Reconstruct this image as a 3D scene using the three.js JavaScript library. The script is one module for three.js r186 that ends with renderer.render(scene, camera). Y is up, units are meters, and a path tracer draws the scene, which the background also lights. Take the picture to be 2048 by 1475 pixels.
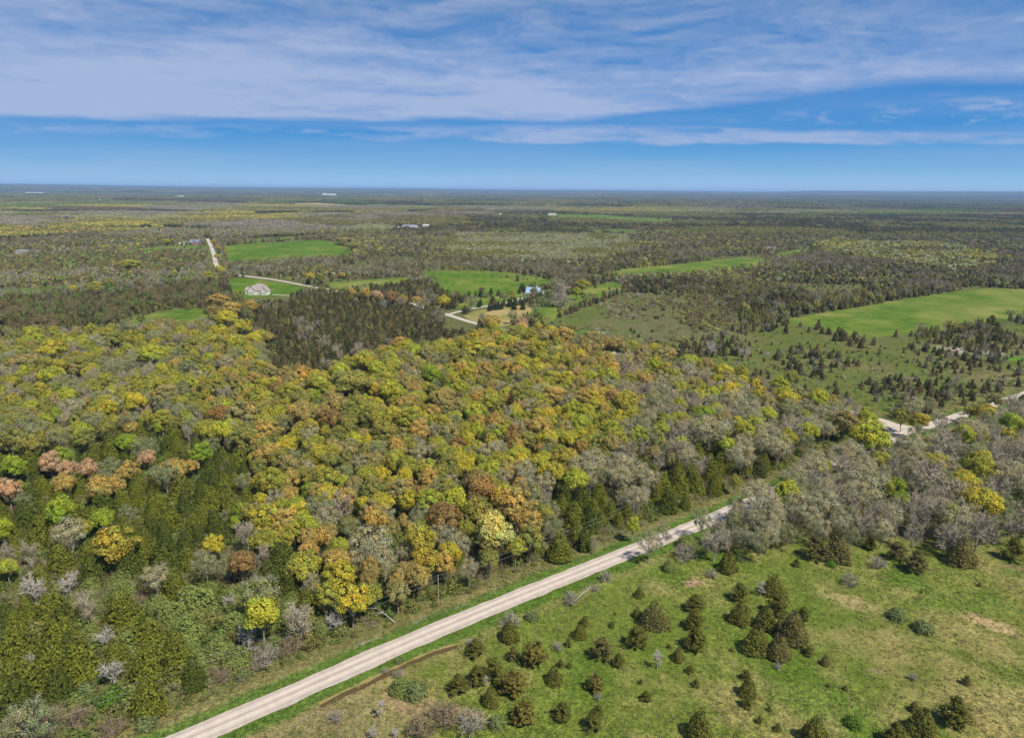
import * as THREE from 'three';
import { mergeGeometries } from 'three/addons/utils/BufferGeometryUtils.js';

// ---------------------------------------------------------------- camera, sky, sun, exposure
const W0 = 2048, H0 = 1475, F = 1384, HC = 379, EYE = 110;
const PITCH = Math.atan((H0 / 2 - HC) / F), ROLL = 0.5 * Math.PI / 180;
const scene = new THREE.Scene();
const camera = new THREE.PerspectiveCamera(2 * Math.atan(H0 / 2 / F) * 180 / Math.PI, W0 / H0, 1, 120000);
camera.rotation.order = 'YXZ';
camera.position.set(0, EYE, 0);
camera.rotation.set(-PITCH, 0, ROLL);
const renderer = new THREE.WebGLRenderer({ antialias: true });
renderer.setSize(1024, 737);
renderer.toneMapping = THREE.LinearToneMapping;
renderer.toneMappingExposure = 1.9;
renderer.shadowMap.enabled = true;
const SUN = new THREE.Vector3(0.54, 1.05, 0.52).normalize();
const sun = new THREE.DirectionalLight(new THREE.Color(1.0, 0.94, 0.81), 3.8);
sun.name = 'sun';
sun.position.copy(SUN).multiplyScalar(900);
sun.target.position.set(0, 0, -350);
sun.position.add(sun.target.position);
sun.castShadow = true;
sun.shadow.radius = 7;
sun.shadow.mapSize.set(4096, 4096);
Object.assign(sun.shadow.camera, { left: -700, right: 700, top: 700, bottom: -700, near: 10, far: 2500 });
scene.add(sun, sun.target);
scene.fog = new THREE.FogExp2(new THREE.Color(0.36, 0.60, 1.0), 4.2e-5);

// ---------------------------------------------------------------- random and noise
function rng(seed) { let s = seed >>> 0; return () => { s = (s + 0x6d2b79f5) | 0; let t = Math.imul(s ^ (s >>> 15), 1 | s); t = (t + Math.imul(t ^ (t >>> 7), 61 | t)) ^ t; return ((t ^ (t >>> 14)) >>> 0) / 4294967296; }; }
function hash(ix, iy, iz) { let h = Math.imul(ix, 374761393) + Math.imul(iy, 668265263) + Math.imul(iz, 1274126177) | 0; h = Math.imul(h ^ (h >>> 13), 1274126177); h ^= h >>> 16; return (h >>> 0) / 4294967296; }
const sm = (t) => t * t * (3 - 2 * t), lerp = (a, b, t) => a + (b - a) * t, clamp = (x, a = 0, b = 1) => Math.min(b, Math.max(a, x));
const sstep = (a, b, x) => sm(clamp((x - a) / (b - a)));
function noise2(x, y, s = 0) { const ix = Math.floor(x), iy = Math.floor(y), u = sm(x - ix), v = sm(y - iy); return lerp(lerp(hash(ix, iy, s), hash(ix + 1, iy, s), u), lerp(hash(ix, iy + 1, s), hash(ix + 1, iy + 1, s), u), v); }
function noise3(x, y, z) { const iz = Math.floor(z), w = sm(z - iz); return lerp(noise2(x, y, iz * 7 + 3), noise2(x, y, iz * 7 + 10), w); }
function fbm2(x, y, o = 4, s = 0) { let a = 0.5, r = 0, n = 0; for (let i = 0; i < o; i++) { r += a * noise2(x, y, s + i * 17); n += a; a *= 0.5; x = x * 2.03 + 11.7; y = y * 2.03 - 7.3; } return r / n; }
function fbm3(x, y, z, o = 4) { let a = 0.5, r = 0, n = 0; for (let i = 0; i < o; i++) { r += a * noise3(x, y, z); n += a; a *= 0.52; x = x * 2.07 + 5.1; y = y * 2.07 - 3.3; z = z * 2.07 + 1.7; } return r / n; }
const S2L = (v) => { v /= 255; return v <= 0.04045 ? v / 12.92 : Math.pow((v + 0.055) / 1.055, 2.4); };

// ---------------------------------------------------------------- sky: blue air with streaks of cirrus all round
{
  const W = 4096, H = 2048, data = new Float32Array(W * H * 4);
  const stops = [[-90, [118, 150, 190]], [-1, [124, 166, 212]], [0, [168, 204, 236]], [0.8, [148, 193, 231]], [1.8, [120, 177, 224]], [3.2, [86, 158, 217]], [4.4, [66, 145, 212]], [7, [58, 135, 206]], [14, [72, 128, 190]], [40, [56, 106, 174]], [90, [38, 78, 146]]]
    .map(([e, c]) => [e, c.map((v) => S2L(v) / 1.9)]);
  const cl = [170, 187, 221].map((v) => S2L(v) / 1.9);
  for (let row = 0; row < H; row++) {
    const e = ((row + 0.5) / H - 0.5) * 180;
    let k = 0; while (k < stops.length - 2 && e > stops[k + 1][0]) k++;
    const t = clamp((e - stops[k][0]) / (stops[k + 1][0] - stops[k][0])), base = [0, 1, 2].map((c) => lerp(stops[k][1][c], stops[k + 1][1][c], t));
    for (let col = 0; col < W; col++) {
      const ang = ((col + 0.5) / W - 0.5) * 2 * Math.PI, X = Math.cos(ang), Z = Math.sin(ang);      // world direction
      const az = Math.atan2(X, -Z) * 180 / Math.PI;                                               // 0 ahead, + to the right
      let a = 0.0;
      const E = e / Math.max(0.5, Math.cos(az * Math.PI / 180));                                 // cirrus lies in straight streets, which rise and sink towards the sides
      if (e > 0) {
        const warp = fbm3(X * 3, Z * 3, e * 0.12, 3) - 0.5;
        const f1 = fbm3(X * 4.2 + warp, Z * 4.2, e * 0.55 + warp * 3, 5);           // wide soft banks
        const f2 = fbm3(X * 13 + 3 * warp, Z * 13, (e + az * 0.012) * 1.7 + warp * 5, 5);             // streaks
        const f3 = fbm3(X * 34 + 9 * f2, Z * 34, e * 3.2 + 4 * f1, 4);               // wisps
        const right = sstep(2, 38, az), left = sstep(2, -30, az);
        const edge = 5.0 + 0.35 * sstep(-20, 0, az) + 0.9 * sstep(4, 18, az) + 1.7 * sstep(14, 30, az) + (f2 - 0.5) * 1.0 + warp * 1.3;
        const sheet = sstep(edge - 0.15, edge + 0.6 + 0.7 * right, E);
        const f4 = fbm3(X * 70 + 14 * warp, Z * 70, e * 4.2 + 7 * f1, 3);            // fibres
        let body = 0.36 + 0.85 * (f1 - 0.5) + 0.8 * (f2 - 0.5) + 0.42 * (f3 - 0.5) + 0.26 * (f4 - 0.5);
        body += 0.42 * left * sstep(17, 9, E) + 0.42 * sstep(9.6, 6.2, E) * (1 - 0.8 * right) - 0.02 * right + 0.22 * sstep(10.4, 9.2, E) * sstep(7.6, 8.6, E) * right;
        a = sheet * clamp(body, 0.05, 0.92);
        const band = sstep(3.45, 3.85, E + (f2 - 0.5) * 1.1 - 0.1 * right) * sstep(5.3 - 0.5 * right, 4.5, E + (f2 - 0.5) * 0.9);
        a = Math.max(a, band * clamp(0.14 + 0.5 * sstep(-12, 2, az) * (1 - 0.35 * sstep(20, 30, az)) + 1.3 * (f2 - 0.5) + 0.9 * (f3 - 0.5), 0, 0.78));
        a = Math.max(a, sstep(4.9, 5.5, E) * sstep(edge + 0.4, edge - 1.6, E) * clamp(0.1 + 1.5 * (f3 - 0.5) + 0.9 * (f2 - 0.5) + 0.5 * (f4 - 0.5), 0, 0.5));
        const wisp = sstep(5.9, 6.4, E) * sstep(7.6, 6.9, E) * sstep(26, 34, az) * sstep(60, 40, az);
        a = Math.max(a, wisp * clamp(0.45 + 1.6 * (f3 - 0.5) + (f2 - 0.5), 0, 0.7));
        a = Math.max(a, 0.42 * sstep(0.2, 1.2, E) * sstep(3.6, 2.4, E) * clamp((f1 - 0.36) * 2.2) * clamp(0.4 + 1.6 * (f2 - 0.4)) * (1 - 0.6 * right));
      }
      if (e > 0) a = Math.max(a, 0.16 * clamp(noise3(X * 5, Z * 5, e * 1.5) * 1.6 - 0.3));
      const o = (row * W + col) * 4, soft = 1 - 0.12 * sstep(8, 14, e);
      for (let c = 0; c < 3; c++) data[o + c] = lerp(base[c], cl[c] * soft, a);
      data[o + 3] = 1;
    }
  }
  const tex = new THREE.DataTexture(data, W, H, THREE.RGBAFormat, THREE.FloatType);
  tex.mapping = THREE.EquirectangularReflectionMapping;
  tex.minFilter = tex.magFilter = THREE.LinearFilter;
  tex.needsUpdate = true;
  scene.background = tex;
  scene.environment = tex;
}

// ---------------------------------------------------------------- from the photograph to the ground and back
const cp = Math.cos(PITCH), sp = Math.sin(PITCH), cr = Math.cos(ROLL), sr = Math.sin(ROLL);
function ray(px, py) { const x = (px - W0 / 2) / F, y = -(py - H0 / 2) / F, xr = x * cr - y * sr, yr = x * sr + y * cr; return [xr, yr * cp - sp, -cp - yr * sp]; }
function G(px, py, h = 0) { const d = ray(px, py), t = (h - EYE) / d[1]; return [d[0] * t, d[2] * t, t]; }   // x, z on the level h, and the depth along the lens
function P(x, y, z) { const dy = y - EYE, yr = dy * cp - z * sp, zr = dy * sp + z * cp, xc = x * cr + yr * sr, yc = -x * sr + yr * cr; return [W0 / 2 + F * xc / -zr, H0 / 2 - F * yc / -zr, -zr]; }
function inside(poly, x, y) { let c = false; for (let i = 0, j = poly.length - 1; i < poly.length; j = i++) { const [xi, yi] = poly[i], [xj, yj] = poly[j]; if ((yi > y) !== (yj > y) && x < (xj - xi) * (y - yi) / (yj - yi) + xi) c = !c; } return c; }
const poly = (s) => { const v = s.trim().split(/[ ,]+/).map(Number), r = []; for (let i = 0; i < v.length; i += 2) r.push([v[i], v[i + 1]]); r.box = [Math.min(...r.map((p) => p[0])), Math.min(...r.map((p) => p[1])), Math.max(...r.map((p) => p[0])), Math.max(...r.map((p) => p[1]))]; return r; };
const within = (p, x, y) => x > p.box[0] && x < p.box[2] && y > p.box[1] && y < p.box[3] && inside(p, x, y);

// ---------------------------------------------------------------- names and labels
const taken = new Map();
function numbered(name) { const n = taken.get(name) ?? 0; taken.set(name, n + 1); return n ? name + '_' + String(n).padStart(3, '0') : name; }
function tag(o, label, category, group, kind) { if (label) o.userData.label = label; if (category) o.userData.category = category; if (group) o.userData.group = group; if (kind) o.userData.kind = kind; return o; }
function mesh(name, geo, mat, parent = scene) { const m = new THREE.Mesh(geo, mat); m.name = parent === scene ? numbered(name) : name; m.castShadow = m.receiveShadow = true; parent.add(m); return m; }
function thing(name, label, category, x, y, z, turn = 0, group) { const o = new THREE.Group(); o.name = numbered(name); o.position.set(x, y, z); o.rotation.y = turn; scene.add(o); return tag(o, label, category, group); }

// ---------------------------------------------------------------- geometry collector
class GB {
  constructor() { this.p = []; this.n = []; this.c = []; this.u = []; this.i = []; }
  vert(x, y, z, nx, ny, nz, r, g, b, u = 0, v = 0) { this.p.push(x, y, z); this.n.push(nx, ny, nz); this.c.push(r, g, b); this.u.push(u, v); return this.p.length / 3 - 1; }
  // a leaf or spray: a kite with its long axis t, turned so that it faces n0
  leaf(c, t, n0, L, Wd, col) {
    let bx = t[1] * n0[2] - t[2] * n0[1], by = t[2] * n0[0] - t[0] * n0[2], bz = t[0] * n0[1] - t[1] * n0[0]; const bl = Math.hypot(bx, by, bz) || 1; bx /= bl; by /= bl; bz /= bl;
    const N = n0, a = L / 2, b = Wd / 2;
    const k = [this.vert(c[0] - t[0] * a, c[1] - t[1] * a, c[2] - t[2] * a, ...N, ...col), this.vert(c[0] + bx * b, c[1] + by * b, c[2] + bz * b, ...N, ...col), this.vert(c[0] + t[0] * a, c[1] + t[1] * a, c[2] + t[2] * a, ...N, ...col), this.vert(c[0] - bx * b, c[1] - by * b, c[2] - bz * b, ...N, ...col)];
    // winding: face normal is t x b or b x t; choose the one along n0
    const nx = bx, ny = by, nz = bz; const cx = ny * t[2] - nz * t[1], cy = nz * t[0] - nx * t[2], cz = nx * t[1] - ny * t[0];
    if (cx * n0[0] + cy * n0[1] + cz * n0[2] > 0) this.i.push(k[0], k[1], k[2], k[0], k[2], k[3]); else this.i.push(k[0], k[2], k[1], k[0], k[3], k[2]);
  }
  tube(pts, radii, sides, col) {
    let prev = null;
    for (let k = 0; k < pts.length; k++) {
      const a = pts[Math.max(0, k - 1)], b = pts[Math.min(pts.length - 1, k + 1)], d = new THREE.Vector3(b[0] - a[0], b[1] - a[1], b[2] - a[2]).normalize();
      const u = new THREE.Vector3(Math.abs(d.y) > 0.9 ? 1 : 0, Math.abs(d.y) > 0.9 ? 0 : 1, 0).cross(d).normalize(), v = d.clone().cross(u), ring = [];
      for (let s = 0; s < sides; s++) { const an = s / sides * Math.PI * 2, nx = u.x * Math.cos(an) + v.x * Math.sin(an), ny = u.y * Math.cos(an) + v.y * Math.sin(an), nz = u.z * Math.cos(an) + v.z * Math.sin(an); ring.push(this.vert(pts[k][0] + nx * radii[k], pts[k][1] + ny * radii[k], pts[k][2] + nz * radii[k], nx, ny, nz, ...col)); }
      if (prev) for (let s = 0; s < sides; s++) { const t = (s + 1) % sides; this.i.push(prev[s], prev[t], ring[s], prev[t], ring[t], ring[s]); }
      prev = ring;
    }
  }
  geo() { const g = new THREE.BufferGeometry(); g.setAttribute('position', new THREE.Float32BufferAttribute(this.p, 3)); g.setAttribute('normal', new THREE.Float32BufferAttribute(this.n, 3)); g.setAttribute('color', new THREE.Float32BufferAttribute(this.c, 3)); g.setAttribute('uv', new THREE.Float32BufferAttribute(this.u, 2)); g.setIndex(this.i); return g; }
}
const unit = (v) => { const l = Math.hypot(...v) || 1; return [v[0] / l, v[1] / l, v[2] / l]; };
const rdir = (r) => { const z = r() * 2 - 1, a = r() * 6.2832, s = Math.sqrt(1 - z * z); return [s * Math.cos(a), z, s * Math.sin(a)]; };
const mixn = (a, b, t) => unit([lerp(a[0], b[0], t), lerp(a[1], b[1], t), lerp(a[2], b[2], t)]);
const jit = (r, j, h = 0.05) => { const k = 1 + (r() * 2 - 1) * j, q = (r() * 2 - 1) * h; return [k * (1 + q), k, k * (1 - q)]; };

// ---------------------------------------------------------------- trees: each builder gives { crown, trunk, w, h, cy }
function limb(gb, r, from, to, r0, r1, seg, sag, col, sides) {
  const pts = [], rad = [], dx = to[0] - from[0], dy = to[1] - from[1], dz = to[2] - from[2], ox = (r() - 0.5) * sag, oz = (r() - 0.5) * sag;
  for (let k = 0; k <= seg; k++) { const t = k / seg, q = Math.sin(t * Math.PI); pts.push([from[0] + dx * t + ox * q, from[1] + dy * t + sag * 0.35 * q, from[2] + dz * t + oz * q]); rad.push(lerp(r0, r1, t)); }
  gb.tube(pts, rad, sides, col);
}
function broadleaf(seed, { R = 4.5, h = 13, lobes = 17, leaves = 2600, size = 0.42, twigs = 5, base = 0.30, squash = 0.8, open = 0, thin = 1 }) {
  const r = rng(seed), crown = new GB(), trunk = new GB(), cy = h - R * squash * 1.02, L = [], bark = [1, 1, 1];
  for (let k = 0; k < lobes; k++) {
    const a = k * 2.39996 + r() * 0.6, v = lerp(1, -0.55, Math.pow((k + 0.5) / lobes, 0.9)) + (r() - 0.5) * 0.2, s = Math.sqrt(Math.max(0, 1 - v * v)), q = (0.55 + 0.34 * r()) * R;
    L.push({ c: [Math.cos(a) * s * q, cy + v * q * squash, Math.sin(a) * s * q], r: R * (0.2 + 0.22 * r()), k: 1 + (r() - 0.5) * 0.34, h: (r() - 0.5) * 0.24 });
  }
  L.push({ c: [0, cy + 0.1 * R, 0], r: R * 0.5, k: 0.95, h: 0 });
  const fork = [0.2 * (r() - 0.5), h * base, 0.2 * (r() - 0.5)], r0 = 0.018 * h;
  trunk.tube([[0, -0.3, 0], [0.05, h * base * 0.5, 0], fork, [fork[0] * 2, lerp(h * base, cy, 0.7), fork[2] * 2]], [r0 * 1.35, r0, r0 * 0.85, r0 * 0.45], 7, bark);
  for (const l of L) {
    const st = [fork[0], lerp(h * base, cy, r() * 0.55), fork[2]];
    limb(trunk, r, st, l.c, r0 * 0.42, 0.05, 4, 0.9, bark, 4);
    for (let t = 0; t < twigs; t++) { const d = mixn(rdir(r), unit([l.c[0], (l.c[1] - cy) + R * 0.5, l.c[2]]), 0.5); limb(trunk, r, l.c, [l.c[0] + d[0] * l.r * 0.98, l.c[1] + d[1] * l.r * 0.95, l.c[2] + d[2] * l.r * 0.98], 0.05, 0.022, 2, 0.3, bark, 3); }
  }
  let n = 0, guard = 0;
  while (n < leaves && guard++ < leaves * 8) {
    const l = L[Math.floor(r() * L.length)]; let d = rdir(r); const out = unit([l.c[0], l.c[1] - cy + R * 0.35, l.c[2]]);
    if (d[0] * out[0] + d[1] * out[1] + d[2] * out[2] < -0.25 - 0.4 * r()) continue;
    const q = Math.pow(r(), open ? 0.55 : 0.28) * (r() < 0.14 ? 1.22 : 1), p = [l.c[0] + d[0] * l.r * q, l.c[1] + d[1] * l.r * q * 0.85, l.c[2] + d[2] * l.r * q];
    let deep = false; for (const m of L) if (m !== l && Math.hypot(p[0] - m.c[0], p[1] - m.c[1], p[2] - m.c[2]) < m.r * 0.72) { deep = true; break; }
    if (deep && r() > 0.15) continue;
    const n0 = mixn(rdir(r), mixn(d, unit([p[0], p[1] - cy + 1.2, p[2]]), 0.5), 0.62), t0 = rdir(r), dt = t0[0] * n0[0] + t0[1] * n0[1] + t0[2] * n0[2], t = unit([t0[0] - n0[0] * dt, t0[1] - n0[1] * dt, t0[2] - n0[2] * dt]);
    const s = size * (0.65 + 0.7 * r()), c = jit(r, 0.36, 0.13), f = [l.k * (1 + l.h), l.k, l.k * (1 - l.h)];
    crown.leaf(p, t, n0, s * 1.25, s * 0.85 * thin, [c[0] * f[0], c[1] * f[1], c[2] * f[2]]); n++;
  }
  return { crown: crown.geo(), trunk: trunk.geo(), w: 2 * R, h, cy };
}
function bareTree(seed, { R = 4.3, h = 13, limbs = 13, twigs = 2000, base = 0.22, spread = 0.9, len = 1.25, wide = 0.06, fan = 0.6 }) {
  const r = rng(seed), crown = new GB(), trunk = new GB(), bark = [1, 1, 1], r0 = 0.016 * h, tips = [], cy = h * 0.62;
  trunk.tube([[0, -0.3, 0], [0.1 * (r() - 0.5), h * 0.3, 0], [0.5 * (r() - 0.5), h * 0.6, 0.5 * (r() - 0.5)], [0.9 * (r() - 0.5), h * 0.9, 0.9 * (r() - 0.5)]], [r0 * 1.3, r0 * 0.9, r0 * 0.55, 0.04], 6, bark);
  for (let k = 0; k < limbs; k++) {
    const a = k * 2.4 + r(), y0 = h * lerp(base, 0.72, r()), e = fan + r() * 0.5, len1 = R * (0.75 + 0.35 * r()) * (1 - 0.35 * (y0 / h - base)), end = [Math.cos(a) * len1 * spread, Math.min(h, y0 + len1 * e * 1.15), Math.sin(a) * len1 * spread];
    limb(trunk, r, [0, y0, 0], end, r0 * 0.66, 0.06, 4, 1.0, bark, 4);
    for (let j = 0; j < 6; j++) { const t = 0.3 + 0.7 * r(), q = [end[0] * t, lerp(y0, end[1], t) + 0.3 * Math.sin(t * 3.1), end[2] * t], d = mixn(rdir(r), unit([end[0], (end[1] - y0) + 1, end[2]]), 0.45), l = R * (0.25 + 0.25 * r()), e2 = [q[0] + d[0] * l, q[1] + d[1] * l, q[2] + d[2] * l]; limb(trunk, r, q, e2, 0.1, 0.04, 2, 0.3, bark, 3); tips.push([q, e2]); }
  }
  for (let k = 0; k < twigs; k++) {
    const [q, e] = tips[Math.floor(r() * tips.length)], t = 0.15 + 0.9 * r(), p = [lerp(q[0], e[0], t), lerp(q[1], e[1], t), lerp(q[2], e[2], t)], d = mixn(rdir(r), unit([p[0], (p[1] - cy) * 0.8 + 2, p[2]]), 0.45), l = len * (0.5 + 0.9 * r());
    const n0 = mixn(rdir(r), unit([p[0], p[1] - cy + 2, p[2]]), 0.4), dt = d[0] * n0[0] + d[1] * n0[1] + d[2] * n0[2], n = unit([n0[0] - d[0] * dt, n0[1] - d[1] * dt, n0[2] - d[2] * dt]);
    crown.leaf([p[0] + d[0] * l / 2, p[1] + d[1] * l / 2, p[2] + d[2] * l / 2], d, n, l, wide * (0.7 + 0.6 * r()), jit(r, 0.5, 0.07));
  }
  return { crown: crown.geo(), trunk: trunk.geo(), w: 2.45 * R, h, cy };
}
// cedar: a rounded cone with several tips, made of flat upright sprays
function cedar(seed, { R = 2.7, h = 10, sprays = 2400, size = 0.36, tips = 4, full = 0.62, low = 0.03 }) {
  const r = rng(seed), crown = new GB(), trunk = new GB(), T = [[0, 0, h, R]];
  for (let k = 0; k < tips; k++) { const a = r() * 6.28, q = R * (0.3 + 0.35 * r()); T.push([Math.cos(a) * q, Math.sin(a) * q, h * (0.55 + 0.35 * r()), R * (0.5 + 0.25 * r())]); }
  trunk.tube([[0, -0.2, 0], [0, h * 0.5, 0], [0, h * 0.95, 0]], [0.15, 0.1, 0.02], 5, [1, 1, 1]);
  const off = r() * 50;
  for (let k = 0; k < sprays; k++) {
    const [tx, tz, th, tr] = T[r() < 0.5 ? 0 : Math.floor(r() * T.length)], v = 1 - Math.sqrt(1 - r() * 0.985), y = th * lerp(low, 1, v), a = r() * 6.2832, lump = 0.72 + 0.56 * noise3(Math.cos(a) * 2 + off, y * 0.8, Math.sin(a) * 2 + tx), q = tr * Math.pow(1 - v, full) * Math.min(1, 0.72 + v * 3) * lump * (0.86 + 0.2 * r());
    const p = [tx + Math.cos(a) * q, y, tz + Math.sin(a) * q], out = unit([Math.cos(a), 0.45, Math.sin(a)]), n0 = mixn(rdir(r), out, 0.62), up = mixn([Math.cos(a) * 0.5, 1, Math.sin(a) * 0.5], rdir(r), 0.4), dt = up[0] * n0[0] + up[1] * n0[1] + up[2] * n0[2], t = unit([up[0] - n0[0] * dt, up[1] - n0[1] * dt, up[2] - n0[2] * dt]), s = size * (0.6 + 0.8 * r());
    crown.leaf(p, t, n0, s * 1.5, s * 0.9, jit(r, 0.42, 0.08));
  }
  return { crown: crown.geo(), trunk: trunk.geo(), w: 2 * R, h, cy: h * 0.42 };
}
// juniper: ragged cone of ascending branches, each with tufts
function juniper(seed, { R = 2.2, h = 5.5, branches = 90, per = 22, size = 0.3, dome = 0.75 }) {
  const r = rng(seed), crown = new GB(), trunk = new GB();
  trunk.tube([[0, -0.2, 0], [0.1, h * 0.5, 0], [0, h * 0.9, 0.05]], [0.13, 0.08, 0.02], 5, [1, 1, 1]);
  for (let k = 0; k < branches; k++) {
    const v = Math.pow(r(), 1.25), a = k * 2.4 + r() * 0.8, len = R * Math.pow(1 - v, dome) * (0.62 + 0.5 * r()), y0 = h * v * 0.93, rise = 0.25 + 0.9 * v + 0.35 * r(), e = [Math.cos(a) * len, y0 + len * rise + 0.15, Math.sin(a) * len], tone = 0.85 + 0.3 * r();
    if (k % 3 === 0) limb(trunk, r, [0, y0, 0], e, 0.045, 0.015, 2, 0.15, [1, 1, 1], 3);
    for (let j = 0; j < per; j++) {
      const t = Math.sqrt(0.12 + 0.9 * r()), p = [e[0] * t + (r() - 0.5) * 0.5, lerp(y0, e[1], t) + (r() - 0.35) * 0.4, e[2] * t + (r() - 0.5) * 0.5], n0 = mixn(rdir(r), unit([Math.cos(a), 0.7, Math.sin(a)]), 0.58), d = mixn(unit([e[0], e[1] - y0 + 0.6, e[2]]), rdir(r), 0.45), dt = d[0] * n0[0] + d[1] * n0[1] + d[2] * n0[2], tt = unit([d[0] - n0[0] * dt, d[1] - n0[1] * dt, d[2] - n0[2] * dt]), s = size * (0.6 + 0.8 * r()), c = jit(r, 0.32, 0.08);
      crown.leaf(p, tt, n0, s * 1.8, s * 0.7, [c[0] * tone, c[1] * tone, c[2] * tone]);
    }
  }
  return { crown: crown.geo(), trunk: trunk.geo(), w: 1.9 * R, h, cy: h * 0.44 };
}
function bush(seed, { R = 2, h = 2.6, stems = 26, twigs = 500, leaves = 0, size = 0.26 }) {
  const r = rng(seed), crown = new GB(), trunk = new GB(), tips = [];
  for (let k = 0; k < stems; k++) { const a = k * 2.4 + r(), q = R * Math.sqrt(r()) * 0.95, e = [Math.cos(a) * q, h * Math.sqrt(Math.max(0.12, 1 - q * q / R / R)) * (0.75 + 0.3 * r()), Math.sin(a) * q]; limb(trunk, r, [e[0] * 0.15, -0.1, e[2] * 0.15], e, 0.045, 0.015, 3, 0.3, [1, 1, 1], 3); tips.push(e); }
  for (let k = 0; k < twigs; k++) { const e = tips[Math.floor(r() * tips.length)], t = 0.45 + 0.6 * r(), p = [e[0] * t, e[1] * t, e[2] * t], d = mixn(rdir(r), unit([e[0], e[1] + 0.6, e[2]]), 0.4), n0 = rdir(r), dt = d[0] * n0[0] + d[1] * n0[1] + d[2] * n0[2], n = unit([n0[0] - d[0] * dt, Math.abs(n0[1] - d[1] * dt), n0[2] - d[2] * dt]), l = 0.35 + 0.5 * r(); crown.leaf([p[0] + d[0] * l / 2, p[1] + d[1] * l / 2, p[2] + d[2] * l / 2], d, n, l, 0.05, jit(r, 0.3, 0.06)); }
  for (let k = 0; k < leaves; k++) { const d = rdir(r); d[1] = Math.abs(d[1]); const lump = 0.7 + 0.5 * noise3(d[0] * 2.2 + seed, d[1] * 2.2, d[2] * 2.2), q = lump * (0.75 + 0.3 * r()), p = [d[0] * R * q, d[1] * h * q * 0.95 + 0.1, d[2] * R * q], n0 = mixn(rdir(r), d, 0.6), t0 = rdir(r), dt = t0[0] * n0[0] + t0[1] * n0[1] + t0[2] * n0[2], t = unit([t0[0] - n0[0] * dt, t0[1] - n0[1] * dt, t0[2] - n0[2] * dt]), s = size * (0.6 + 0.8 * r()); crown.leaf(p, t, n0, s * 1.3, s * 0.9, jit(r, 0.3, 0.08)); }
  return { crown: crown.geo(), trunk: trunk.geo(), w: 2 * R, h, cy: h * 0.45 };
}
const many = (n, f) => Array.from({ length: n }, (_, k) => f(k));
const SHAPES = {
  leafy: many(7, (k) => broadleaf(100 + k, { lobes: 18 + k % 4 * 2, h: 13 + (k % 3 - 1) * 1.2, leaves: 3100, size: 0.42 + 0.03 * (k % 3), squash: 0.8 + 0.14 * (k % 3), base: 0.22 })),
  pale: many(4, (k) => broadleaf(200 + k, { R: 4.9, lobes: 18, leaves: 2400, size: 0.31, open: 1, twigs: 11, squash: 1.0 + 0.1 * (k % 3), h: 13, base: 0.14 })),
  bare: many(5, (k) => bareTree(300 + k, { R: 4.2 + 0.3 * (k % 3), h: 12 + k % 2, limbs: 18, base: 0.08, twigs: 1450, wide: 0.085, fan: 0.5 + 0.2 * (k % 3) })),
  dead: many(3, (k) => bareTree(330 + k, { R: 3.6, h: 8.5, limbs: 18, twigs: 620, base: 0.06, len: 0.9, wide: 0.055, fan: 0.45 })),
  snag: many(2, (k) => bareTree(350 + k, { R: 1.6, h: 7.5, limbs: 14, twigs: 420, base: 0.12, len: 0.6, wide: 0.06, fan: 0.25 })),
  cedar: many(6, (k) => cedar(400 + k, { R: 2.9 + 0.2 * (k % 3), h: 8.4 + 0.7 * (k % 3), tips: 5 + k % 3, sprays: 2900, full: 0.6 + 0.07 * (k % 3), size: 0.34 })),
  juniper: many(6, (k) => k % 2 ? cedar(520 + k, { R: 2.0 + 0.15 * k / 3, h: 4.9 + 0.3 * (k % 3), sprays: 2300, tips: 1 + k % 3, full: 0.72 + 0.06 * (k % 3), size: 0.22, low: 0.02 }) : juniper(500 + k, { R: 2.5 + 0.15 * (k % 3), h: 4.4 + 0.5 * (k % 3), branches: 130, per: 30, size: 0.22, dome: [1.0, 0.85, 0.7][k % 3] })),
  dome: many(2, (k) => juniper(540 + k, { R: 2.5, h: 2.9, branches: 110, dome: 0.35 })),
  spruce: many(2, (k) => cedar(560 + k, { R: 1.9, h: 6, sprays: 1100, tips: 0, full: 0.95, size: 0.34 })),
  twiggy: many(3, (k) => bush(600 + k, { twigs: 800, stems: 30 })),
  thicket: many(3, (k) => bush(640 + k, { R: 4, h: 4.6, twigs: 300, stems: 24, leaves: 2300, size: 0.33 })),
  leafyBush: many(3, (k) => bush(620 + k, { twigs: 120, stems: 16, leaves: 800, h: 2.3 })),
};
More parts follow.
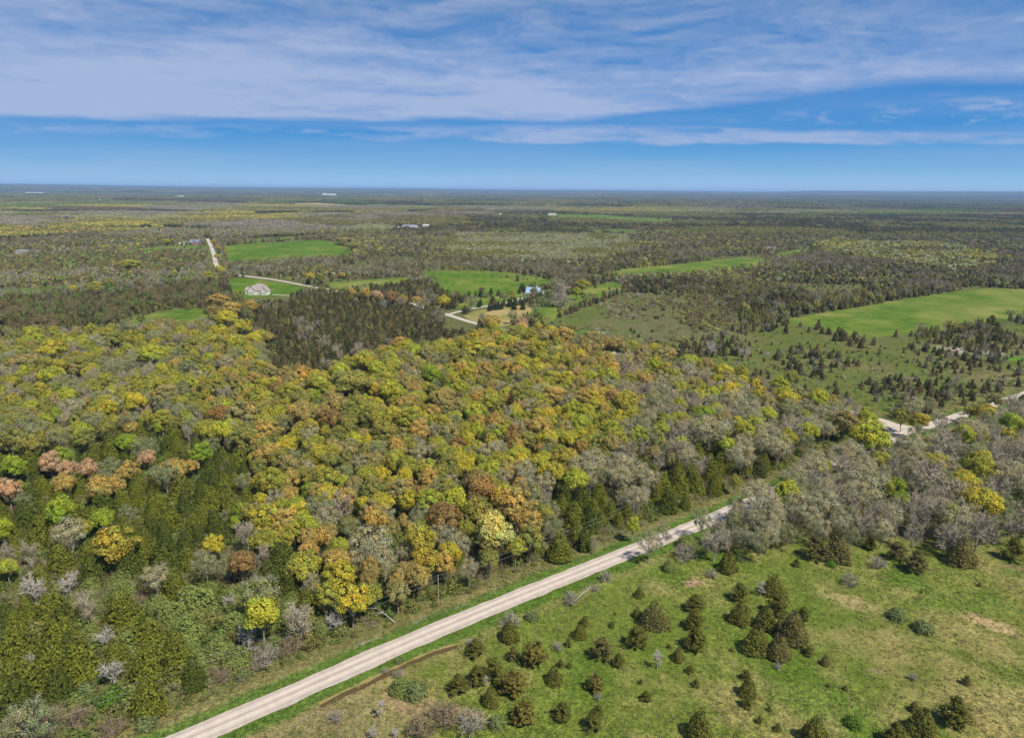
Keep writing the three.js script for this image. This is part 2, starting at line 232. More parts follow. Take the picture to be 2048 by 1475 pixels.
// ---------------------------------------------------------------- kinds: colour of the young leaves, twigs or needles
const KIND = {
  y: ['leafy', [0.485, 0.425, 0.052], 'golden yellow', 'budding tree'], l: ['leafy', [0.395, 0.415, 0.05], 'lime yellow', 'budding tree'], g: ['leafy', [0.355, 0.342, 0.054], 'olive gold', 'budding tree'],
  o: ['leafy', [0.27, 0.268, 0.064], 'dull olive', 'budding tree'], a: ['leafy', [0.46, 0.34, 0.095], 'amber orange', 'budding tree'], t: ['leafy', [0.35, 0.295, 0.105], 'tan olive', 'budding tree'],
  r: ['leafy', [0.31, 0.20, 0.07], 'russet brown', 'budding tree'], p: ['leafy', [0.524, 0.353, 0.200], 'salmon pink', 'budding tree'], k: ['leafy', [0.570, 0.513, 0.150], 'pale yellow', 'budding tree'],
  m: ['leafy', [0.39, 0.325, 0.05], 'mustard', 'budding tree'], v: ['leafy', [0.268, 0.342, 0.035], 'vivid green', 'budding tree'],
  w: ['pale', [0.382, 0.358, 0.201], 'pale beige', 'sparse tree'], s: ['pale', [0.245, 0.270, 0.113], 'grey green', 'sparse tree'],
  b: ['bare', [0.288, 0.249, 0.176], 'grey', 'bare tree'], B: ['dead', [0.318, 0.288, 0.258], 'whitish grey', 'bare tree'], S: ['snag', [0.370, 0.344, 0.318], 'white dead', 'bare tree'],
  c: ['cedar', [0.168, 0.182, 0.026], 'olive green', 'cedar'], d: ['cedar', [0.08, 0.092, 0.026], 'dark green', 'cedar'], f: ['spruce', [0.04, 0.055, 0.022], 'dark', 'spruce'],
  j: ['juniper', [0.15, 0.15, 0.03], 'olive brown', 'juniper'], q: ['dome', [0.200, 0.166, 0.038], 'golden brown', 'juniper'], n: ['juniper', [0.165, 0.145, 0.05], 'brown', 'juniper'],
  x: ['twiggy', [0.264, 0.238, 0.200], 'grey twiggy', 'shrub'], z: ['twiggy', [0.204, 0.153, 0.098], 'brown twiggy', 'shrub'], e: ['leafyBush', [0.185, 0.225, 0.085], 'grey green', 'shrub'], C: ['cedar', [0.10, 0.122, 0.022], 'deep green', 'cedar'], h: ['thicket', [0.228, 0.271, 0.076], 'fresh green', 'shrub'], E: ['leafyBush', [0.114, 0.204, 0.027], 'bright green', 'shrub'],
};
const foliage = (color) => new THREE.MeshPhysicalMaterial({ color, vertexColors: true, roughness: 1, specularIntensity: 0.08, transmission: 0.42, thickness: 0, side: THREE.DoubleSide });
const twigMat = (color) => new THREE.MeshPhysicalMaterial({ color, vertexColors: true, roughness: 1, specularIntensity: 0.1, side: THREE.DoubleSide });
const rgb = (c) => new THREE.Color().setRGB(c[0], c[1], c[2]);
const LEAFLESS = new Set(['bare', 'dead', 'snag', 'twiggy']);
const mats = {};
for (const [k, [shape, c]] of Object.entries(KIND)) mats[k] = (LEAFLESS.has(shape) ? twigMat : foliage)(rgb(c));
const barkMat = twigMat(rgb([0.26, 0.225, 0.18])), paleBark = twigMat(rgb([0.34, 0.30, 0.24])), deadBark = twigMat(rgb([0.38, 0.35, 0.32])), darkBark = twigMat(rgb([0.11, 0.09, 0.07]));
const BARK = { leafy: barkMat, pale: paleBark, bare: paleBark, dead: deadBark, snag: deadBark, cedar: darkBark, juniper: darkBark, dome: darkBark, spruce: darkBark, twiggy: barkMat, leafyBush: darkBark, thicket: darkBark };
const freeLeaf = foliage(new THREE.Color(1, 1, 1)), freeTwig = twigMat(new THREE.Color(1, 1, 1));

// ---------------------------------------------------------------- the setting: roads
const wpt = (px, py) => { const g = G(px, py); return new THREE.Vector2(g[0], g[1]); };
function curve(pts, step = 4) { const c = new THREE.CatmullRomCurve3(pts.map((p) => new THREE.Vector3(p.x, 0, p.y)), false, 'centripetal'), n = Math.ceil(c.getLength() / step); return c.getSpacedPoints(n).map((p) => new THREE.Vector2(p.x, p.z)); }
const nearDir = wpt(1440, 1031).sub(wpt(380, 1475)).normalize();
const ROADS = {
  main: { w: 6.4, pts: curve([wpt(380, 1475).addScaledVector(nearDir, -120), wpt(380, 1475), wpt(905, 1247), wpt(1440, 1031), wpt(1640, 943), wpt(1795, 872), wpt(1905, 836), wpt(2048, 789), wpt(2048, 789).addScaledVector(wpt(2048, 789).sub(wpt(1905, 836)).normalize(), 160)]) },
  side: { w: 6, pts: curve([wpt(1830, 862), wpt(1792, 851), wpt(1762, 840), wpt(1620, 803), wpt(1300, 722), wpt(950, 646), wpt(895, 629), wpt(800, 602), wpt(645, 577), wpt(540, 558), wpt(470, 549), wpt(446, 544)], 8) },
  far: { w: 7, pts: curve([wpt(540, 558), wpt(470, 549), wpt(446, 543), wpt(434, 533), wpt(428, 510), wpt(418, 484), wpt(414, 477)], 8) },
  spur: { w: 6, pts: curve([wpt(1800, 884), wpt(1786, 862), wpt(1768, 844)], 3) },
  drive: { w: 4.6, pts: curve([wpt(885, 632), wpt(925, 621), wpt(980, 611), wpt(1030, 602), wpt(1046, 599)], 5) },
  drive2: { w: 3.4, pts: curve([wpt(672, 581), wpt(630, 588), wpt(590, 591), wpt(545, 589)], 6) },
};
function roadDist(x, z) { let best = 1e9; for (const k in ROADS) { const p = ROADS[k].pts, hw = ROADS[k].w / 2; for (let i = 0; i < p.length - 1; i++) { const ax = p[i].x, az = p[i].y, bx = p[i + 1].x - ax, bz = p[i + 1].y - az; if (Math.abs(x - ax) > 60 || Math.abs(z - az) > 60) continue; const t = clamp(((x - ax) * bx + (z - az) * bz) / (bx * bx + bz * bz)), d = Math.hypot(x - ax - bx * t, z - az - bz * t) - hw; if (d < best) best = d; } } return best; }
// side of the near road: + is the pasture side
function sideOf(x, z) { const p = ROADS.main.pts; let b = 1e9, s = 0; for (let i = 0; i < p.length - 1; i++) { const d = Math.hypot(x - p[i].x, z - p[i].y); if (d < b) { b = d; s = (p[i + 1].x - p[i].x) * (z - p[i].y) - (p[i + 1].y - p[i].y) * (x - p[i].x); } } return Math.sign(s); }
function strip(pts, offs, y, metres, rag = 0, crown = 0, seed = 0) {   // a sheet that follows a line, from offset to offset across it
  const g = new GB(); let along = 0; const n = offs.length;
  for (let i = 0; i < pts.length; i++) {
    const a = pts[Math.max(0, i - 1)], b = pts[Math.min(pts.length - 1, i + 1)], t = b.clone().sub(a).normalize(), nx = -t.y, nz = t.x; if (i) along += pts[i].distanceTo(pts[i - 1]);
    offs.forEach((o, k) => { const e = (k === 0 || k === n - 1) ? rag * (fbm2(along * 0.35, seed + k * 31, 3) - 0.5) * 2 : 0, q = o + e; g.vert(pts[i].x + nx * q, y + crown * (1 - (2 * k / (n - 1) - 1) ** 2), pts[i].y + nz * q, 0, 1, 0, 1, 1, 1, k / (n - 1), along / metres); });
    if (i) for (let k = 0; k < n - 1; k++) { const a0 = (i - 1) * n + k, b0 = i * n + k; g.i.push(a0, a0 + 1, b0, a0 + 1, b0 + 1, b0); }
  }
  return g.geo();
}
function dataTex(w, h, f, srgb = true) { const d = new Uint8Array(w * h * 4); for (let y = 0; y < h; y++) for (let x = 0; x < w; x++) { const c = f(x, y), o = (y * w + x) * 4; d[o] = c[0]; d[o + 1] = c[1]; d[o + 2] = c[2]; d[o + 3] = 255; } const t = new THREE.DataTexture(d, w, h); t.wrapS = t.wrapT = THREE.RepeatWrapping; t.magFilter = THREE.LinearFilter; t.minFilter = THREE.LinearMipmapLinearFilter; if (srgb) t.colorSpace = THREE.SRGBColorSpace; t.needsUpdate = true; return t; }
const gravelMap = dataTex(128, 1024, (x, y) => {
  const u = x / 128, v = y / 1024, rut = Math.exp(-(((u - 0.32) / 0.07) ** 2)) + Math.exp(-(((u - 0.66) / 0.07) ** 2)), mid = Math.exp(-(((u - 0.5) / 0.05) ** 2)) + 0.8 * Math.exp(-(((u - 0.14) / 0.05) ** 2)) + 0.8 * Math.exp(-(((u - 0.86) / 0.05) ** 2));
  const n = (fbm2(u * 22, v * 7, 3, 5) - 0.5) * 15 + (fbm2(u * 60, v * 220, 2, 9) - 0.5) * 26 + (noise2(u * 3.3, v * 34, 4) - 0.5) * 12;
  const k = 188 + n + 14 * rut - 19 * mid * (0.6 + 0.8 * noise2(0.5, v * 16, 8)), edge = sstep(0.09, 0.0, Math.min(u, 1 - u)) * 26 * noise2(u * 3, v * 90, 3);
  return [k - edge, k - 9 - edge, k - 16 - edge * 1.3];
});
const flat = (g) => { const a = g.index.array; for (let i = 0; i < a.length; i += 3) { const t = a[i]; a[i] = a[i + 1]; a[i + 1] = t; } return g; };
const gravelMat = new THREE.MeshPhysicalMaterial({ map: gravelMap, roughness: 1, specularIntensity: 0.15, color: rgb([0.75, 0.72, 0.68]), bumpMap: gravelMap, bumpScale: 0.02 });
const paleGravel = new THREE.MeshStandardMaterial({ map: gravelMap, roughness: 0.95, color: rgb([0.7, 0.7, 0.68]) });
const road = (name, key, y, mat, rag, label) => { const R = ROADS[key]; tag(mesh(name, strip(R.pts, many(9, (k) => (k / 8 - 0.5) * R.w), y, 40, rag, 0.12), mat), label, null, null, 'structure'); };
road('road', 'main', 0.10, gravelMat, 0.42, 'pale gravel road running diagonally past the wood');
road('road', 'side', 0.086, gravelMat, 0.25, 'gravel side road leading from the junction to the far fields');
road('road', 'far', 0.094, gravelMat, 0.2, 'straight gravel road climbing past the farm');
road('road', 'spur', 0.082, gravelMat, 0.3, 'curved gravel mouth of the road junction');
road('driveway', 'drive', 0.09, paleGravel, 0.2, 'gravel driveway to the blue-roofed house');
road('driveway', 'drive2', 0.09, paleGravel, 0.2, 'gravel driveway to the white house');
{ // the widened corner of the junction
  const s = new THREE.Shape(['1758 839', '1790 846', '1830 853', '1862 851', '1850 862', '1822 868', '1806 878', '1783 893', '1779 884', '1785 872', '1782 860', '1772 849'].map((q) => { const [x, y] = q.split(' ').map(Number); return wpt(x, y); }));
  const g = flat(new THREE.ShapeGeometry(s)), p = g.attributes.position, uv = g.attributes.uv;
  for (let i = 0; i < p.count; i++) { uv.setXY(i, p.getX(i) / 9, p.getY(i) / 40); p.setXYZ(i, p.getX(i), 0.076, p.getY(i)); g.attributes.normal.setXYZ(i, 0, 1, 0); }
  tag(mesh('road', g, gravelMat), 'widened gravel corner at the junction', null, null, 'structure');
}

// ---------------------------------------------------------------- the setting: fields, traced on the ground
const grassTex = (seed, lo, hi, dry, sx, sy, amount) => dataTex(512, 512, (x, y) => { const u = x / 512, v = y / 512, wrap = (f) => { const a = f(u, v), b = f(u - 1, v), c = f(u, v - 1), d = f(u - 1, v - 1); return lerp(lerp(a, b, sm(u)), lerp(c, d, sm(u)), sm(v)); }; const n = wrap((p, q) => fbm2(p * sx, q * sy, 5, seed)), m = wrap((p, q) => fbm2(p * 5, q * 4, 4, seed + 40)), f = hash(x, y, seed) * 0.16 - 0.08; const t = clamp((n - 0.5) * 2.4 + 0.5 + f + 0.13 * Math.sin((u * 14 + 0.15 * Math.sin(v * 6.283)) * 6.2832)), k = clamp((m - 0.5) * 3.2 + amount); return [0, 1, 2].map((c) => clamp(lerp(lerp(lo[c], hi[c], t), dry[c], k), 0, 255)); });
const lush = grassTex(11, [62, 98, 20], [84, 120, 30], [106, 126, 44], 34, 7, 0.26), lush2 = grassTex(23, [70, 102, 28], [98, 124, 40], [124, 132, 60], 16, 40, 0.27), dryTex = grassTex(37, [120, 118, 66], [150, 142, 84], [172, 152, 108], 24, 20, 0.5), tanTex = grassTex(51, [150, 128, 96], [172, 148, 116], [182, 160, 130], 8, 40, 0.3);
const fieldMat = (map, c = [1, 1, 1]) => new THREE.MeshPhysicalMaterial({ map, roughness: 1, specularIntensity: 0.08, color: rgb(c.map((v) => v * 0.8)) });
const M_LUSH = fieldMat(lush, [1.12, 0.94, 1.25]), M_LUSH2 = fieldMat(lush2, [1.0, 0.9, 1.15]), M_DRY = fieldMat(dryTex, [0.8, 0.82, 0.72]), M_TAN = fieldMat(tanTex), M_SOFT = fieldMat(lush2, [0.8, 0.85, 0.9]);
const FIELDS = [];
function field(label, m, y, s, spread = 160, keep = false) {
  const pp = poly(s), ring = [], r = rng(pp[0][0] * 7 + pp[0][1]); FIELDS.push(pp); pp.keep = keep;
  for (let i = 0; i < pp.length; i++) { const a = wpt(...pp[i]), b = wpt(...pp[(i + 1) % pp.length]), d = a.distanceTo(b), n = Math.max(1, Math.min(40, Math.round(d / 9))); for (let k = 0; k < n; k++) ring.push(a.clone().lerp(b, k / n).add(new THREE.Vector2((r() - 0.5) * Math.min(5, d * 0.05), (r() - 0.5) * Math.min(6, d * 0.06)))); }
  const g = flat(new THREE.ShapeGeometry(new THREE.Shape(ring))), p = g.attributes.position, uv = g.attributes.uv;
  for (let i = 0; i < p.count; i++) { const x = p.getX(i), z = p.getY(i); uv.setXY(i, x / spread, z / spread); p.setXYZ(i, x, y, z); g.attributes.normal.setXYZ(i, 0, 1, 0); }
  tag(mesh('field', g, m), label, null, null, 'structure');
}
field('bright green field beside the straight far road', M_LUSH, 0.05, '446 492 500 487 560 484 640 480 664 483 690 494 716 509 690 516 620 522 560 528 458 535');
field('green lawn around the white house', M_LUSH, 0.05, '452 556 500 557 560 565 600 572 648 578 610 586 560 592 480 596 462 580', 90);
field('narrow green field behind the side road', M_LUSH2, 0.05, '640 567 700 562 770 557 824 554 838 561 800 572 740 580 690 583');
field('large green field left of the blue-roofed house', M_LUSH, 0.054, '826 546 880 542 960 541 1030 560 1064 574 1040 586 960 594 925 597 890 588 862 566');
field('green field dotted with small junipers', M_LUSH2, 0.058, '962 541 1030 547 1090 556 1116 572 1084 580 1064 574 1030 559', 120, true);
field('green garden ground along the driveway', M_LUSH2, 0.046, '905 618 935 598 1000 592 1045 586 1075 590 1060 598 1000 606 940 616', 80, true);
field('long green field right of the marsh', M_LUSH2, 0.05, '1206 545 1260 537 1340 530 1420 521 1490 515 1522 517 1545 523 1500 538 1420 551 1330 557 1240 557');
field('small green field behind the long field', M_LUSH2, 0.05, '1548 508 1590 500 1620 497 1646 503 1600 512 1565 521 1540 517');
field('broad green field at the right', M_LUSH2, 0.05, '1556 641 1640 627 1740 610 1830 595 1900 584 1975 576 2048 578 2120 590 2060 618 2016 642 1930 655 1830 667 1720 676 1650 658');
field('green clearing left of the wood', M_LUSH2, 0.05, '220 644 280 631 340 621 412 616 414 652 370 657 300 652');
field('pale green strip at the left edge', M_SOFT, 0.05, '-60 586 30 577 100 573 160 568 214 562 196 575 150 582 60 592 -60 600');
field('dry tan meadow below the driveway', M_DRY, 0.05, '926 632 950 622 1000 613 1050 610 1072 616 1046 634 1020 650 985 656 950 644', 90);
field('green meadow right of the blue-roofed house', M_LUSH2, 0.046, '1052 640 1062 618 1095 604 1150 586 1190 570 1240 562 1250 582 1180 604 1130 626 1090 650', 110, true);
field('grass behind the farm', M_SOFT, 0.05, '262 499 330 492 416 490 420 503 340 506 270 506');
field('thin green field beyond the straight road', M_SOFT, 0.05, '430 488 520 476 640 471 720 467 640 475 500 483');
field('green strip by the white farm buildings', M_SOFT, 0.05, '640 468 720 463 780 459 700 467', 300);
field('far green pasture with scattered trees', M_SOFT, 0.07, '1064 434 1110 428 1200 429 1300 437 1390 445 1320 448 1240 445 1120 439', 300, true);
field('light green clearing far in the woods', M_SOFT, 0.06, '935 442 960 439 1000 441 950 446', 300);
field('tan ploughed field near the horizon', M_TAN, 0.1, '568 411 590 406 640 406 700 409 790 410 770 414 640 413', 500);
field('sandy ploughed field below the horizon', M_TAN, 0.1, '604 429 640 424 720 424 712 430 650 431', 400);
field('flat tan field at the far left', M_TAN, 0.1, '90 440 150 438 192 440 160 444 95 444', 400);
field('dark green crop field far left of centre', M_SOFT, 0.1, '500 426 600 424 596 431 510 433', 400);
field('green crop strip beyond the tan field', M_SOFT, 0.1, '800 424 860 420 900 421 830 428', 400);
field('yellow green strip near the horizon', M_DRY, 0.1, '185 398 240 396 242 401 190 402', 700);
const inField = (px, py) => { for (const f of FIELDS) if (within(f, px, py)) return f; return null; };

// ---------------------------------------------------------------- what grows where
const Z = (s) => poly(s);
const ZN = {
  wood: Z('-80 690 150 665 330 650 420 655 520 690 545 740 640 748 700 714 800 692 900 682 1000 657 1180 668 1330 700 1500 745 1690 788 1742 836 1700 880 1560 935 1450 995 1110 1105 900 1175 700 1245 560 1130 480 1060 520 950 450 870 250 850 80 900 -80 900'),
  cedars: Z('-80 880 80 900 250 850 450 870 520 950 480 1060 560 1130 300 1120 -80 1130'),
  lower: Z('-80 1130 300 1120 560 1130 700 1245 420 1360 250 1475 200 1600 -80 1600'),
  edge: Z('1100 1000 1300 930 1550 880 1600 925 1450 990 1110 1095'),
  bare: Z('1290 1080 1400 1035 1560 965 1720 890 1850 865 2140 790 2140 1040 1900 1070 1700 1065 1500 1085 1310 1105'),
  dark: Z('498 604 560 588 700 592 800 606 880 620 960 648 1004 668 900 690 700 720 640 752 540 748 530 690'),
  dark2: Z('720 592 790 566 850 560 880 585 935 612 890 622 800 600'),
  marsh: Z('1060 640 1130 626 1250 580 1440 588 1490 640 1400 684 1250 692 1130 660'),
  scrub: Z('1490 640 1556 641 1720 690 1830 672 2010 650 2140 640 2140 780 1900 826 1760 826 1690 788 1500 745 1330 700 1250 692 1400 684'),
  pale: Z('880 482 940 458 1100 452 1250 464 1270 500 1200 520 1000 520 900 505'),
  gold: Z('1620 490 1680 478 1790 485 1900 492 1990 515 1990 535 1900 545 1750 520 1640 507'),
  farGold: Z('-80 436 150 438 300 446 330 462 150 470 -80 478'),
  grey: Z('200 476 400 452 600 440 780 428 960 420 1000 430 800 446 700 462 600 470 420 478'),
  leftMid: Z('-80 505 420 505 440 560 430 600 412 618 200 650 -80 680'),
  brush: Z('1540 708 1600 690 1680 706 1770 742 1870 778 1800 794 1700 772 1600 745'),
  brush2: Z('1740 790 1830 770 1960 770 2140 745 2140 790 1990 800 1900 826 1780 826'),
  pasture: Z('300 1600 640 1380 900 1262 1290 1090 1500 1085 1700 1065 1900 1070 2140 1040 2140 1600'),
};
function parcel(x, z) { const a = 0.42, u = (x * Math.cos(a) + z * Math.sin(a)) / 520 + noise2(x / 900, z / 900, 71) * 0.4, v = (-x * Math.sin(a) + z * Math.cos(a)) / 330 + noise2(x / 700, z / 700, 72) * 0.4; return hash(Math.floor(u + 0.5 * (Math.floor(v) & 1)), Math.floor(v), 73); }

// ground height: flat farmland that rises into low ridges towards the horizon
function height(x, z) { const d = Math.hypot(x, z); if (d < 11500) return 0; const n = fbm2(x / 5200, z / 5200, 4, 91), far = sstep(15500, 24000, d); return sstep(11500, 17500, d) * (20 + 40 * n) + far * (30 + 62 * fbm2(x / 9000, z / 9000, 3, 95) + 60 * sstep(0.36, 0.42, -x / z) + 45 * sstep(-0.4, -0.7, -x / z)); }

// ---------------------------------------------------------------- ground sheet
const fine = dataTex(1024, 1024, (x, y) => { const u = x / 1024, v = y / 1024, wrap = (f) => { const a = f(u, v), b = f(u - 1, v), c = f(u, v - 1), d = f(u - 1, v - 1); return lerp(lerp(a, b, sm(u)), lerp(c, d, sm(u)), sm(v)); }; const n = wrap((p, q) => fbm2(p * 70, q * 70, 4, 7)), m = wrap((p, q) => fbm2(p * 190, q * 240, 2, 19)), s = hash(x, y, 3); const k = 186 + (n - 0.5) * 120 + (m - 0.5) * 130 + (s - 0.5) * 46; return [clamp(k + (m - 0.5) * 30, 0, 255), clamp(k, 0, 255), clamp(k - (m - 0.5) * 30 - 6, 0, 255)]; });
const mix3 = (a, b, t) => [lerp(a[0], b[0], t), lerp(a[1], b[1], t), lerp(a[2], b[2], t)];
const C_GRASS = [0.135, 0.175, 0.032], C_DRY = [0.25, 0.215, 0.085], C_FLOOR = [0.15, 0.155, 0.06], C_VERGE = [0.075, 0.15, 0.018], C_SCRUB = [0.115, 0.14, 0.035], C_FAR = [0.125, 0.135, 0.05];
const blob = (x, z, px, py, rx, rz, turn = 0) => { const [bx, bz] = G(px, py), c = Math.cos(turn), s = Math.sin(turn), dx = x - bx, dz = z - bz, u = (dx * c + dz * s) / rx, v = (-dx * s + dz * c) / rz; return sstep(1.15, 0.7, Math.sqrt(u * u + v * v) + (fbm2(x * 0.35, z * 0.35, 3, 61) - 0.5) * 0.9); };
function groundColor(x, z) {
  const d = Math.hypot(x, z), [px, py] = P(x, 0, z);
  if (d > 1750) { const h = parcel(x, z), n = fbm2(x / 160, z / 160, 3, 5); let c = mix3([0.075, 0.08, 0.035], [0.105, 0.10, 0.045], n); if (d > 9000) c = mix3(c, [0.08, 0.09, 0.05], sstep(9000, 13000, d)); else if (h < 0.03) c = [0.26, 0.20, 0.13]; else if (h < 0.12) c = [0.105, 0.14, 0.035]; return c; }
  const a = fbm2(x / 26, z / 26, 4, 41), b = fbm2(x / 7, z / 7, 3, 43), e = fbm2(x / 2.4, z / 2.4, 2, 44);
  let c;
  if (within(ZN.pasture, px, py)) {
    c = mix3(C_GRASS, C_DRY, clamp((a - 0.47) * 2.6 + (b - 0.5) * 1.5 + (e - 0.5) * 0.7 + 0.08 + 0.3 * sstep(1500, 900, px) * sstep(1150, 1350, py)));
    c = mix3(c, [0.09, 0.155, 0.02], clamp((fbm2(x / 17 + 40, z / 17, 3, 47) - 0.57) * 5) * 0.8);
    c = mix3(c, [0.19, 0.165, 0.09], 0.55 * sstep(880, 760, px + (b - 0.5) * 200) * sstep(1360, 1430, py));
    c = mix3(c, [0.42, 0.30, 0.17], 0.8 * blob(x, z, 1985, 1248, 6.5, 2.6, 0.75)); c = mix3(c, [0.40, 0.25, 0.19], blob(x, z, 1388, 1164, 3.6, 1.5, -0.35));
    c = mix3(c, [0.32, 0.26, 0.13], 0.7 * blob(x, z, 1690, 1200, 8, 3.5, 0.5)); c = mix3(c, [0.36, 0.29, 0.18], 0.8 * blob(x, z, 1750, 1340, 3, 1, 0.2));
    c = mix3(c, [0.25, 0.17, 0.12], 0.6 * blob(x, z, 2040, 1135, 6, 2, 0.4)); c = mix3(c, [0.30, 0.21, 0.13], 0.7 * blob(x, z, 860, 1418, 12, 3, 0.2));
  } else if (within(ZN.scrub, px, py) || within(ZN.marsh, px, py)) {
    c = mix3(C_SCRUB, [0.17, 0.155, 0.07], clamp((a - 0.45) * 3)); if (within(ZN.marsh, px, py)) c = mix3(mix3(c, [0.10, 0.15, 0.035], 0.6 * sstep(1180, 1080, px)), [0.135, 0.135, 0.065], 0.75 * sstep(1150, 1330, px + (b - 0.5) * 120 + (a - 0.5) * 160));
    c = mix3(c, [0.42, 0.36, 0.31], 0.9 * blob(x, z, 1955, 702, 24, 12, 0.3)); c = mix3(c, [0.38, 0.32, 0.27], 0.8 * blob(x, z, 1900, 694, 10, 5, 0.3));
    c = mix3(c, [0.09, 0.24, 0.02], 0.9 * blob(x, z, 2040, 718, 16, 7)); c = mix3(c, [0.085, 0.17, 0.03], 0.8 * blob(x, z, 1200, 663, 30, 7));
  } else if (within(ZN.wood, px, py - 12) || within(ZN.cedars, px, py - 20) || within(ZN.lower, px, py - 20) || within(ZN.bare, px, py - 15)) c = mix3(C_FLOOR, [0.12, 0.15, 0.045], clamp((a - 0.4) * 3));
  else c = mix3(C_FAR, [0.12, 0.16, 0.05], clamp((a - 0.5) * 3));
  const rd = d < 520 ? roadDist(x, z) : 99;
  if (rd < 26) {
    const s = sideOf(x, z) > 0 ? 1 : -1, w = s > 0 ? 3.4 : 3.2, j = (b - 0.5) * 2.5 + (e - 0.5) * 1.4, past = s > 0 && d < 250;
    c = mix3(c, [0.30, 0.235, 0.125], 0.75 * sstep(w + 4.5, w + 2.4, rd + j * 1.3) * (past ? 0.4 : 0.4 + 0.6 * clamp(fbm2(x / 9, z / 9, 3, 77) * 2 - 0.5)));
    if (s < 0) c = mix3(c, [0.15, 0.14, 0.05], 0.7 * sstep(14, 8, rd + j * 3) * sstep(3, 6, rd));
    c = mix3(c, C_VERGE, 0.85 * sstep(w + 1.2, w - 0.6, rd + j * 0.8));
  }
  const k = 0.9 + 0.24 * (b - 0.5) + 0.22 * (e - 0.5);
  return [c[0] * k, c[1] * k, c[2] * k];
}
{
  const axis = (near, step, grow, far) => { const v = []; let x = near, s = step; while (x < far) { v.push(x); if (x >= near + 0) s *= grow; x += s; } v.push(far); return v; };
  const xr = []; for (let x = 0; x <= 240; x += 1.5) xr.push(x); xr.push(...axis(242, 1.6, 1.045, 42000)); const xs = [...xr.slice(1).map((x) => -x).reverse(), ...xr];
  const zs = [150, 60, 0, -60, -90]; for (let z = -98; z >= -330; z -= 1.4) zs.push(z); zs.push(...axis(332, 1.8, 1.022, 42000).map((z) => -z));
  const n = xs.length, m = zs.length, pos = new Float32Array(n * m * 3), col = new Float32Array(n * m * 3), uv = new Float32Array(n * m * 2), nor = new Float32Array(n * m * 3), idx = [];
  for (let j = 0; j < m; j++) for (let i = 0; i < n; i++) {
    const x = xs[i], z = zs[j], k = j * n + i, seen = Math.abs(x) < -z * 0.95 + 60; pos[k * 3] = x; pos[k * 3 + 1] = height(x, z); pos[k * 3 + 2] = z; uv[k * 2] = x / 61; uv[k * 2 + 1] = z / 61;
    const c = seen ? groundColor(x, z) : [0.15, 0.16, 0.06]; col.set([c[0] * 1.52, c[1] * 1.52, c[2] * 1.52], k * 3); nor[k * 3 + 1] = 1;
    if (i && j) idx.push(k - n - 1, k - 1, k - n, k - n, k - 1, k);
  }
  const g = new THREE.BufferGeometry(); g.setAttribute('position', new THREE.BufferAttribute(pos, 3)); g.setAttribute('normal', new THREE.BufferAttribute(nor, 3)); g.setAttribute('color', new THREE.BufferAttribute(col, 3)); g.setAttribute('uv', new THREE.BufferAttribute(uv, 2)); g.setIndex(idx); g.computeVertexNormals();
  tag(mesh('ground', g, new THREE.MeshPhysicalMaterial({ map: fine, vertexColors: true, roughness: 1, specularIntensity: 0.1, bumpMap: fine, bumpScale: 0.12 })), 'grass and forest floor reaching to the horizon', null, null, 'structure');
}
{ // a lake far away on the left, and the ditch beside the road
  const g = flat(new THREE.ShapeGeometry(new THREE.Shape([[-9300, 300], [-5600, 700], [-2800, 1000], [-2500, 1250], [-5200, 1150], [-9600, 900]].map(([x, z]) => new THREE.Vector2(x, -10200 - z))))), p = g.attributes.position;
  for (let i = 0; i < p.count; i++) { p.setXYZ(i, p.getX(i), 0.4, p.getY(i)); g.attributes.normal.setXYZ(i, 0, 1, 0); }
  tag(mesh('lake', g, new THREE.MeshStandardMaterial({ color: rgb([0.35, 0.38, 0.42]), roughness: 0.25, side: THREE.DoubleSide })), 'pale strip of lake water near the left horizon', null, null, 'structure');
  const pts = curve([wpt(640, 1412), wpt(735, 1367), wpt(790, 1340), wpt(830, 1322), wpt(870, 1306), wpt(915, 1292)], 1.5);
  tag(mesh('ditch', strip(pts, [-0.7, -0.25, 0.25, 0.7], 0.05, 20, 0.6, 0, 9), new THREE.MeshStandardMaterial({ color: rgb([0.075, 0.05, 0.012]), roughness: 0.35 })), 'brown water lying in the ditch beside the road', null, null, 'structure');
  const bank = new THREE.MeshStandardMaterial({ map: dryTex, color: rgb([0.6, 0.58, 0.5]), roughness: 1 });
  tag(mesh('ditch_bank', strip(pts, [-1.15, -0.65], 0.07, 20, 0.6, 0.02, 4), bank), 'dry straw-coloured grass between the ditch and the road', null, null, 'structure');
}

